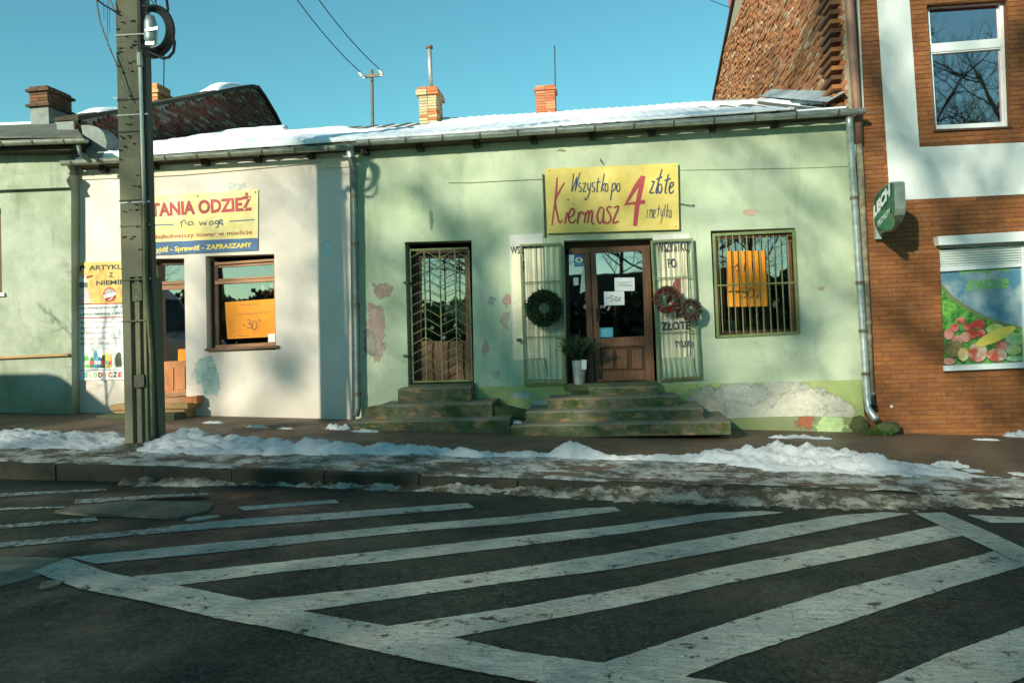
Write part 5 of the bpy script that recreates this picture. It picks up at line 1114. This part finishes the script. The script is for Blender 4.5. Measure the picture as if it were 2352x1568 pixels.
# ------------------------------------------------------------------ pipes on the brick corner
bp = thing('drain_pipe', 'thick brown plastic drain pipe on the corner of brick building', 'pipe', P(1985,930,Y0-.08))
MB().tube([P(1944,-140,Y0-.1), P(1950,0,Y0-.1), P(1968,246,Y0-.1), P(1973,330,Y0-.07)], .062, 14).out('upper_pipe', M['pipe_brown'], bp, smooth=True)
MB().tube([P(1973,330,Y0-.07), P(1985,560,Y0-.06), P(2002,905,Y0-.06)], .045, 12).out('lower_pipe', M['pipe_old'], bp, smooth=True)
for y in (740, 775, 905, 640): MB().tube([P(1973+29*(y-330)/575, y-5, Y0-.06), P(1973+29*(y-330)/575, y+5, Y0-.06)], .052, 12).out('pipe_collar', M['pipe_old'], bp)
MB().tube([P(2002,905,Y0-.06), P(2003,925,Y0-.07), P(2005,937,Y0-.16)], .052, 14, cap=False).out('elbow', M['black'], bp, smooth=True)
prism('corner_strip', [(1966,-80),(1970,-80),(1985,250),(1981,250)], BF-.03, .03, M['signgrey'], BB)
prism('drain_cover', disc(2048,933,3.2,3.2,12), BF-.02, .02, M['white'], BB)
# ------------------------------------------------------------------ cables and marks on the green wall
MB().tube([P(1247,400,Y0), P(1250,470,Y0), P(1252,545,Y0)], .014, 6).out('wall_cable', M['iron_d'], label='dark vertical cable on the green wall left of yellow sign', cat='cable')
MB().tube([P(x, y, Y0+.014) for x, y in [(1030,420),(1080,420),(1150,416),(1245,412)]], .006, 5).out('wall_cable', M['iron_g'], label='thin horizontal crack line along the green wall above the left door', cat='cable')  # thin tube laid on the plaster to draw a crack
MB().tube([P(x, y, Y0+.014) for x, y in [(1562,391),(1700,389),(1850,386),(1950,382)]], .004, 5).out('wall_cable', M['iron_g'], label='thin horizontal cable on the green wall right of sign', cat='cable')
MB().tube([P(x, y, Y0-.01) for x, y in [(1562,468),(1575,470),(1585,472),(1595,470),(1590,474)]], .006, 5).out('loose_wire', M['black'], label='short loose wire end poking out right of yellow sign', cat='wire')
MB().tube([P(x, y, Y0-.02) for x, y in [(1380,365),(1379,369),(1383,372),(1384,376)]], .008, 5).out('loose_wire', M['black'], label='tiny hook of wire on the green wall above the sign', cat='wire')
# ------------------------------------------------------------------ steps
def rbox(name, x0, x1, yt, yb, Yf, dep, mat, parent, amp=.012, xr=None):
    """stone step: picture edges of its front, rounded worn edges"""
    a = P(x0, yb, Yf); b = P(x1, yt, Yf); c = P(x0, yt, Yf); zt = (b.z+c.z)/2; zb = a.z-.05; L = b.x-a.x; nx = max(4, int(L/.06)); V = []; Fc = []
    prof = [(0, zb), (0, zb+(zt-zb)*.33), (0, zb+(zt-zb)*.66), (0, zt-.02), (.02, zt), (dep*.5, zt+.003), (dep, zt+.004)]
    xs = [a.x+L*i/nx for i in range(nx+1)]; m = len(prof); hi = 0
    for x in xs:
        for k, (dy, z) in enumerate(prof):
            n1 = fbm(x, z, Yf, 5, 4)*amp; n2 = fbm(x, dy, Yf+3, 4, 3)*amp
            V.append((x+(n1*.6 if x in (xs[0], xs[-1]) else 0), Yf+dy+(n1 if k < 5 else 0), z+(n2*.8 if k > 2 else 0)))
    for i in range(nx):
        for k in range(m-1): q = i*m+k; Fc.append((q, q+m, q+m+1, q+1))
    n0 = len(V)
    for e, i in ((0, 0), (1, nx)):
        V.append((xs[i], Yf+dep, zb)); pl = [i*m+k for k in range(m)]+[n0+e]; Fc.append(tuple(pl) if e else tuple(pl[::-1]))
    return O(name, V, Fc, mat, parent)
ls = thing('steps', 'three mossy stone steps up to the chevron grated door', 'steps', P(1000,1000,Y0-1.1))
rbox('step', 804, 1170, 965, 1000, Y0-1.10, 1.10, M['steps'], ls); rbox('step', 866, 1130, 928, 966, Y0-.75, .75, M['steps'], ls); rbox('step', 914, 1081, 891, 928, Y0-.40, .38, M['steps'], ls); rbox('step', 938, 1090, 882, 893, Y0-.05, .2, M['concrete'], ls)
rs = thing('steps', 'four wide crumbling steps up to the main brown door', 'steps', P(1420,1000,Y0-1.15))
rbox('step', 1174, 1678, 972, 998, Y0-1.25, 1.25, M['steps'], rs); rbox('step', 1207, 1615, 941, 975, Y0-.95, .95, M['steps'], rs); rbox('step', 1258, 1556, 912, 942, Y0-.62, .62, M['steps'], rs); rbox('step', 1352, 1512, 888, 914, Y0-.32, .34, M['steps'], rs); rbox('step', 1296, 1512, 880, 890, Y0-.20, .3, M['concrete'], rs)
spatch(1192, 985, .14, .10, .10, 'snow lump between the two flights of mossy steps', gx=P(1192,992,Y0-1.0))
MB().prism([P(x, y, Y0-.7) for x, y in [(1128,932),(1160,940),(1210,952),(1210,962),(1130,964)]], .6).out('rubble_ramp', M['rocks'], label='sloping broken concrete wedge between the two flights of steps', cat='rubble')
cs_ = thing('steps', 'tiled sandstone door step behind the pole', 'steps', P(350,962,Y0-.6))
prism('step_slab', [(252,930),(430,926),(431,938),(253,942)], Y0-.36, .36, M['slab'], cs_); prism('step_base', [(262,941),(424,938),(424,966),(262,966)], Y0-.32, .32, M['slab'], cs_)
rbox('step', 220, 400, 952, 968, Y0-.62, .35, M['concrete'], cs_, .006); prism('tile', [(424,912),(451,909),(452,926),(425,928)], Y0-.2, .2, M['tile'], cs_); prism('tile', [(352,915),(424,912),(425,926),(352,928)], Y0-.2, .2, M['wood_f'], cs_)
def rock(px, py, rx, rz, Yc, label, ns=1):
    c = P(px, py, Yc); V = []; Fc = []; nu, nv = 18, 10
    for j in range(nv+1):
        for i in range(nu):
            a = 2*math.pi*i/nu; b = math.pi*j/nv-math.pi/2; d = Vector((math.cos(a)*math.cos(b), math.sin(a)*math.cos(b), math.sin(b))); k = 1+.35*noise.noise(d*1.6+Vector((px, 0, 0)))
            V.append(c+Vector((d.x*rx*k, d.y*rx*.6*k, d.z*rz*k)))
    for j in range(nv):
        for i in range(nu): Fc.append((j*nu+i, j*nu+(i+1) % nu, (j+1)*nu+(i+1) % nu, (j+1)*nu+i))
    O('rock', V, Fc, M['rocks'], smooth=True, label=label, cat='rock')
rock(2040, 984, .17, .10, Y0-.25, 'mossy boulder at the corner of orange brick building'); rock(1972, 975, .13, .12, Y0-.12, 'pale mossy stone at the right end of peeling plinth')
m = MB(); random.seed(9)
for k in range(170):
    b = P(random.uniform(1985, 2050), random.uniform(975, 992), Y0-random.uniform(.2, .4)); b.z = zpave(b.x, b.y)+random.uniform(0, .05); d = Vector((random.gauss(0,1), random.gauss(0,1), 1.2)).normalized()*random.uniform(.03, .09); s = Vector((.008, .004, 0)); m.add([b-s, b+s, b+d+s*.5, b+d*1.3], [(0,1,2,3)])
m.out('weeds', M['moss'], label='small green weeds growing at the foot of downpipe corner', cat='weeds', kind='stuff')
# ------------------------------------------------------------------ utility pole
base = G(327, 1022, road=False); PYp = base.y
pole = thing('utility_pole', 'grey concrete utility pole with cables standing in the snow bank', 'pole', base)
def psec(y, wl, wm, wr): return None
def pole_pts(py):   # picture x of left edge, front right edge at height py
    t = py/1020; return 265+23*t, 318+20*t
sec = []
zs = []
for py in (-260, 0, 340, 636):
    l, r_ = pole_pts(py); a = P(l, py, PYp); b = P(r_, py, PYp); dd = .24+.05*py/1020; sec.append([(a.x, a.y), (b.x-.02, b.y), (b.x, b.y+.02), (b.x, b.y+dd), (a.x, a.y+dd)]); zs.append((a.z+b.z)/2)
V = []; Fc = []; n = 5
for s_, z_ in zip(sec, zs): V += [(x, y, z_) for x, y in s_]
for i in range(3):
    for k in range(n): Fc.append((i*n+k, i*n+(k+1) % n, (i+1)*n+(k+1) % n, (i+1)*n+k))
Fc += [tuple(range(n)), tuple(3*n+k for k in range(n))]; O('upper_shaft', V, Fc, M['pole'], pole)
V = []; Fc = []; zs = []; cnt = 0
for py in (636, 800, 950, 1040):
    l, r_ = pole_pts(py); a = P(l, py, PYp); b = P(r_, py, PYp); w_ = b.x-a.x; dd = .24+.05*py/1020; z_ = (a.z+b.z)/2
    if py == 1040: z_ = base.z-.1
    X = lambda t: a.x+w_*t
    s_ = [(X(0),0),(X(.36),0),(X(.42),.05),(X(.50),.05),(X(.56),.015),(X(.74),.015),(X(.80),.06),(X(.90),.06),(X(.94),0),(X(1.05),0),(X(1.22),.10),(X(1.25),dd),(X(0),dd)]
    n = len(s_); V += [(x, a.y+y, z_) for x, y in s_]; cnt += 1
for i in range(3):
    for k in range(n): Fc.append((i*n+k, i*n+(k+1) % n, (i+1)*n+(k+1) % n, (i+1)*n+k))
tri = tessellate_polygon([[Vector((V[k][0], V[k][1], 0)) for k in range(n)]]); Fc += [tuple(t) for t in tri]; O('lower_shaft', V, Fc, M['pole'], pole)
def pp(px, py, off=0): return P(px, py, PYp-off)
MB().tube([pp(322,155,.03), pp(327,330,.03), pp(331,470,.03)], .022, 12).out('conduit', M['pipe_white'], pole, smooth=True)
MB().tube([pp(321,122,.04), pp(322,152,.04)], .035, 10).out('conduit_cap', M['signgrey'], pole)
MB().tube([pp(332,470,.03), pp(334,640,.03), pp(348,820,.02), pp(352,1000,.0)], .028, 8).out('dark_cable', M['iron_d'], pole); MB().tube([pp(322,-60,-.06), pp(328,300,-.06), pp(340,640,-.07), pp(356,1010,-.09)], .05, 8).out('dark_cable', M['black'], pole)
prism('cover_plate', [(307,862),(330,860),(331,888),(308,890)], PYp-.03, .03, M['patch'], pole)
for y, mm in ((78,'signgrey'),(226,'black'),(262,'signgrey'),(300,'black'),(458,'black'),(463,'signgrey'),(516,'iron_d'),(640,'iron_d'),(735,'iron_d')):
    l, r_ = pole_pts(y); MB().prism([pp(l-2, y+2, .012), pp(r_+16, y-2, .012), pp(r_+16, y+1, .012), pp(l-2, y+5, .012)], .012).out('strap', M[mm], pole)
nails = bpy.data.meshes.new('nail'); nm_ = MB().tube([Vector((0,0,0)), Vector((0,-.03,.002))], .006, 5); nm_.box((-.03,-.012,-.004),(.03,-.004,.004)); nails.from_pydata([tuple(v) for v in nm_.v], [], nm_.f); nails.materials.append(M['black'])
random.seed(21)
for k in range(46):
    y = random.uniform(10, 620); l, r_ = pole_pts(y); p = P(random.uniform(l+1, r_-2), y, PYp); ob = bpy.data.objects.new('nail', nails); COL.objects.link(ob); ob.parent = pole; ob.location = p-ORG[pole.name]; ob.rotation_euler.y = random.uniform(-.3, .3); ob.scale.x = random.uniform(.5, 1.2)
prism('number_plate', [(303,650),(325,649),(326,690),(304,692)], PYp-.006, .006, M['iron_d'], pole); strokes('plate_number', [[(309,663),(314,659),(319,663),(317,672),(310,683)],[(310,683),(320,682)]], PYp-.009, .014, M['iron_y'], pole)
# junction can with coiled cable
cn = thing('cable_closure', 'silver cable closure inside a coil of black cable on the pole', 'cable coil', pp(352,110,.02)); CY = PYp-.06
MB().tube([P(345,38,CY), P(346,55,CY), P(347,90,CY), P(349,105,CY)], [.05,.075,.08,.06], 14).out('canister', M['zinc'], cn, smooth=True)
prism('clamp_band', [(333,66),(362,61),(362,68),(333,73)], CY-.09, .02, M['zinc'], cn); prism('clamp_band', [(333,96),(354,95),(354,103),(334,104)], CY-.09, .02, M['zinc'], cn)
z9 = zc(400, 0, 3.266)
for k in range(8):
    cxx, cyy_ = z9(675+k*4, 395+k*3); rx = (200+k*9)/3.266/1.7415; ry = (265+k*13)/3.266/1.7415; a0 = random.uniform(-.1, .1)
    MB().tube([P(cxx+rx*math.cos(a), cyy_+ry*math.sin(a)*.95, CY-.02+.012*k*math.sin(a)) for a in [a0-1.9+4.1*i/26 for i in range(27)]], .017, 6).out('cable_loop', M['black'], cn)
MB().tube([P(*z9(x, y), CY) for x, y in [(865,-30),(885,120),(870,230),(920,380),(975,560),(960,680),(900,750),(820,765),(720,720),(640,690),(590,640)]], .018, 7).out('cable_loop', M['black'], cn)
MB().tube([P(*z9(x, y), CY-.03) for x, y in [(560,80),(640,90),(760,120),(850,200),(900,300)]], .02, 7).out('cable_loop', M['black'], cn)
for L, r_ in (([(-60,-90),(0,280),(90,540),(210,830),(310,1120),(390,1310)], .009), ([(-60,-20),(40,60),(210,160)], .012), ([(120,-40),(190,150)], .009)):
    wire([P(*z9(x, y), PYp-.06) for x, y in L], r_, {0.009: 'thin pale cable slanting down across the pole', .012: 'dark cable reaching the left side of pole top'}[r_] if L[0][1] != -40 else 'short dark cable near the left of pole top', 'pipe_old' if r_ == .009 else 'black', 'cable', name='pole_cable')
for i, (a, b) in enumerate((((640,-40),(730,90)),((700,-40),(760,130)),((730,-40),(735,90)))): wire([P(*z9(*a), CY), P(*z9(*b), CY)], .006, ['left','middle','right'][i]+' thin wire dropping from above to the coiled cable', name='drop_wire')
for x, y0_, y1_ in ((52,-40,260),(100,-40,560),(125,-40,430)): wire([P(*z9(x-8, y0_), PYp+.1), P(*z9(x, y1_), PYp+.1)], .004, 'hair thin hanging wire left of the pole top ending at height %s' % {260:'highest',560:'lowest',430:'middle'}[y1_], 'pipe_dark', name='hanging_wire')
rb = prism('wing_bracket', zz(z9, [(165,1272),(225,1280),(225,1300),(170,1285)]), PYp-.02, .02, M['pvc'], pole)
# ------------------------------------------------------------------ street behind the viewpoint: bare trees, hedge, house, parked van
def tree(x, y, h, seed, lab, r0=.22, first=.28, spread=1.0, dens=1.0, balls=0):
    rnd = random.Random(seed); zb = zroad(x)+.1; t = thing('tree', lab, 'tree', (x, y, zb)); tr = MB(); br = MB()
    def vec(): return Vector((rnd.gauss(0,1), rnd.gauss(0,1), rnd.gauss(0,1)))
    def grow(mb, p, d, L, r, lev, seg):
        pts = [p]; dd = d.copy()
        for i in range(seg): dd = (dd+vec()*(.08+.05*lev)+Vector((0,0,.06 if lev else .02))).normalized(); pts.append(pts[-1]+dd*L/seg)
        mb.tube(pts, [r*(1-.75*i/seg) for i in range(seg+1)], 8 if lev == 0 else (5 if lev == 1 else 3), cap=False)
        return pts
    tp_ = grow(tr, Vector((x, y, zb-.1)), Vector((rnd.uniform(-.08,.08), rnd.uniform(-.05,.05), 1)), h*.9, r0, 0, 10)
    def kids(pts, L, r, lev, n, f0):
        for i in range(n):
            u = f0+(1-f0)*(i+rnd.random())/n; q = u*(len(pts)-1); k = min(int(q), len(pts)-2); p = pts[k].lerp(pts[k+1], q-k); ax = (pts[k+1]-pts[k]).normalized()
            s = vec(); s = (s-ax*s.dot(ax)).normalized(); d = (ax*.55+s*spread+Vector((0,0,.15))).normalized(); LL = L*(1.15-.6*u)*rnd.uniform(.7, 1.15); rr = r*(1-.6*u)
            c = grow(br, p, d, LL, rr, lev, 5 if lev < 3 else 3)
            if lev == 1: kids(c, LL*.55, rr*.5, 2, int(9*dens), .2)
            elif lev == 2: kids(c, LL*.5, max(.011, rr*.5), 3, int(6*dens), .2)
    kids(tp_, h*.42, r0*.42, 1, int(17*dens), first)
    tr.out('trunk', M['bark'], t); br.out('branches', M['bark'], t)
    for b_ in range(balls):
        a = rnd.uniform(0, 6.28); rr = rnd.uniform(.05, .3)*h*.6; c = Vector((x+math.cos(a)*rr, y+math.sin(a)*rr, zb+h*rnd.uniform(.5, .92))); mm = MB(); st = random.getstate(); random.seed(seed*31+b_)
        foliage(mm, c, rnd.uniform(.3, .6), 150, .22, .05); random.setstate(st); mm.out('shadow_clump', M['fir2'], t)  # leaf clumps added to the unseen crowns to cast blob shadows on the walls
    return t
K = 'bare winter tree of the park across the street, '
PR = [tree(*a) for a in TREES]
for i, (x, y, k, sc, rz, lab) in enumerate(BACK):
    src = PR[k]; c = src.copy(); COL.objects.link(c); c.location = (x, y, zroad(x)+.1); c.scale = (sc, sc, sc); c.rotation_euler.z = rz; c['label'] = lab
    for ch in list(src.children):
        d = ch.copy(); COL.objects.link(d); d.parent = c
m = MB(); random.seed(33)
for k in range(14000):
    x = random.uniform(-34, 40); yy = -34+random.uniform(-3, 3); top = 5.2+2.4*noise.noise(Vector((x*.16, 0, 0)))+1.0*noise.noise(Vector((x*.7, 3, 0))); top -= 1.5*math.exp(-((x+13)/5.5)**2); top -= 1.6*math.exp(-((x-1)/4)**2); top = max(.8, top); zc_ = random.uniform(0, 1)**.8*top; c = Vector((x, yy, zc_+.2)); a = Vector((random.gauss(0,1), random.gauss(0,1), random.gauss(0,1))).normalized()*.35; b = a.cross(Vector((random.gauss(0,1), random.gauss(0,1), random.gauss(0,1)))).normalized()*.28
    m.add([c-a, c+b, c+a, c-b], [(0,1,2,3)])
m.out('hedge', M['fir'], label='dark evergreen hedge at the far side of the park', cat='hedge', kind='stuff')
hs = thing('house', 'low pitched house across the street reflected in the door glass', 'house', (4, -42, 0))
MB().box((-6, -46, -.5), (14, -40, 3.6)).out('wall', M['lgreen2'], hs)
MB().prism([Vector((-6.6, -39.6, 3.5)), Vector((14.6, -39.6, 3.5)), Vector((11.5, -39.6, 6.2)), Vector((-3.5, -39.6, 6.2))], -6.8).out('roof', M['roofsheet'], hs)
for i in range(4):
    wn = MB().box((-4+i*4.6, -40.02, 1.2), (-2.6+i*4.6, -39.95, 2.7)).out('window', M['pvc'], hs); MB().box((-3.9+i*4.6, -39.96, 1.3), (-2.7+i*4.6, -39.93, 2.6)).out('pane', M['glass2'], wn)
MB().box((5, -44, 5.4), (5.7, -43.3, 7.2)).out('chimney', M['chim_r'], hs)
# parked van, outside the left edge of the picture; its shadow reaches the left wall
vn = thing('parked_van', 'white delivery van parked by the kerb left of the view', 'van', (VX-2.4, 6.4, zroad(-13)))
vz = zroad(-13)
prof = [(0,.45),(0,1.0),(.15,1.25),(.8,1.5),(1.3,2.35),(1.65,2.62),(1.9,2.68),(5.2,2.70),(5.3,2.55),(5.32,.45)]
def vp(u, y, z): return Vector((VX-u, y, vz+z))
M['vanp'] = simple('white_van_paint', (.62,.64,.62), .3, .04, 3, 0, .5); M['vang'] = simple('dark_van_glass', (.02,.025,.025), .1, .1, 3, 0, .6); M['tyre'] = simple('tyre_rubber', (.02,.02,.02), .85, .2, 9)
m = MB(); m.prism([vp(u, 5.5, z) for u, z in prof], 1.9); m.out('body', M['vanp'], vn)
MB().prism([vp(u, 5.48, z) for u, z in [(1.15,1.5),(1.62,2.1),(2.5,2.15),(2.5,1.5)]], .03).out('side_window', M['vang'], vn); MB().prism([vp(u, 7.39, z) for u, z in [(1.15,1.5),(1.62,2.1),(2.5,2.15),(2.5,1.5)]], .03).out('side_window', M['vang'], vn)
O('windscreen', [vp(.80,5.62,1.54), vp(.80,7.28,1.54), vp(1.27,7.2,2.33), vp(1.27,5.7,2.33)], [(0,1,2,3)], M['vang'], vn).location.x += .03
for u in (.85, 4.1):
    for yy in (5.45, 7.2): wh = MB().tube([vp(u, yy, .33), vp(u, yy+.22, .33)], .33, 20).out('wheel', M['tyre'], vn); MB().tube([vp(u, yy-.005, .33), vp(u, yy+.225, .33)], .19, 14).out('rim', M['steel'], wh)
for yy in (5.6, 7.1): MB().box(tuple(vp(.02, yy, .85)), tuple(vp(-.02, yy+.22, 1.05))).out('headlight', M['pvc'], vn)
MB().box(tuple(vp(.05, 5.5, .38)), tuple(vp(-.07, 7.4, .62))).out('bumper', M['roofsheet'], vn)
# young bare tree by the kerb, outside the left edge
tree(YT[0], YT[1], 3.9, 5, 'young bare street tree on the pavement left of the view', .03, .35, .8, .7)
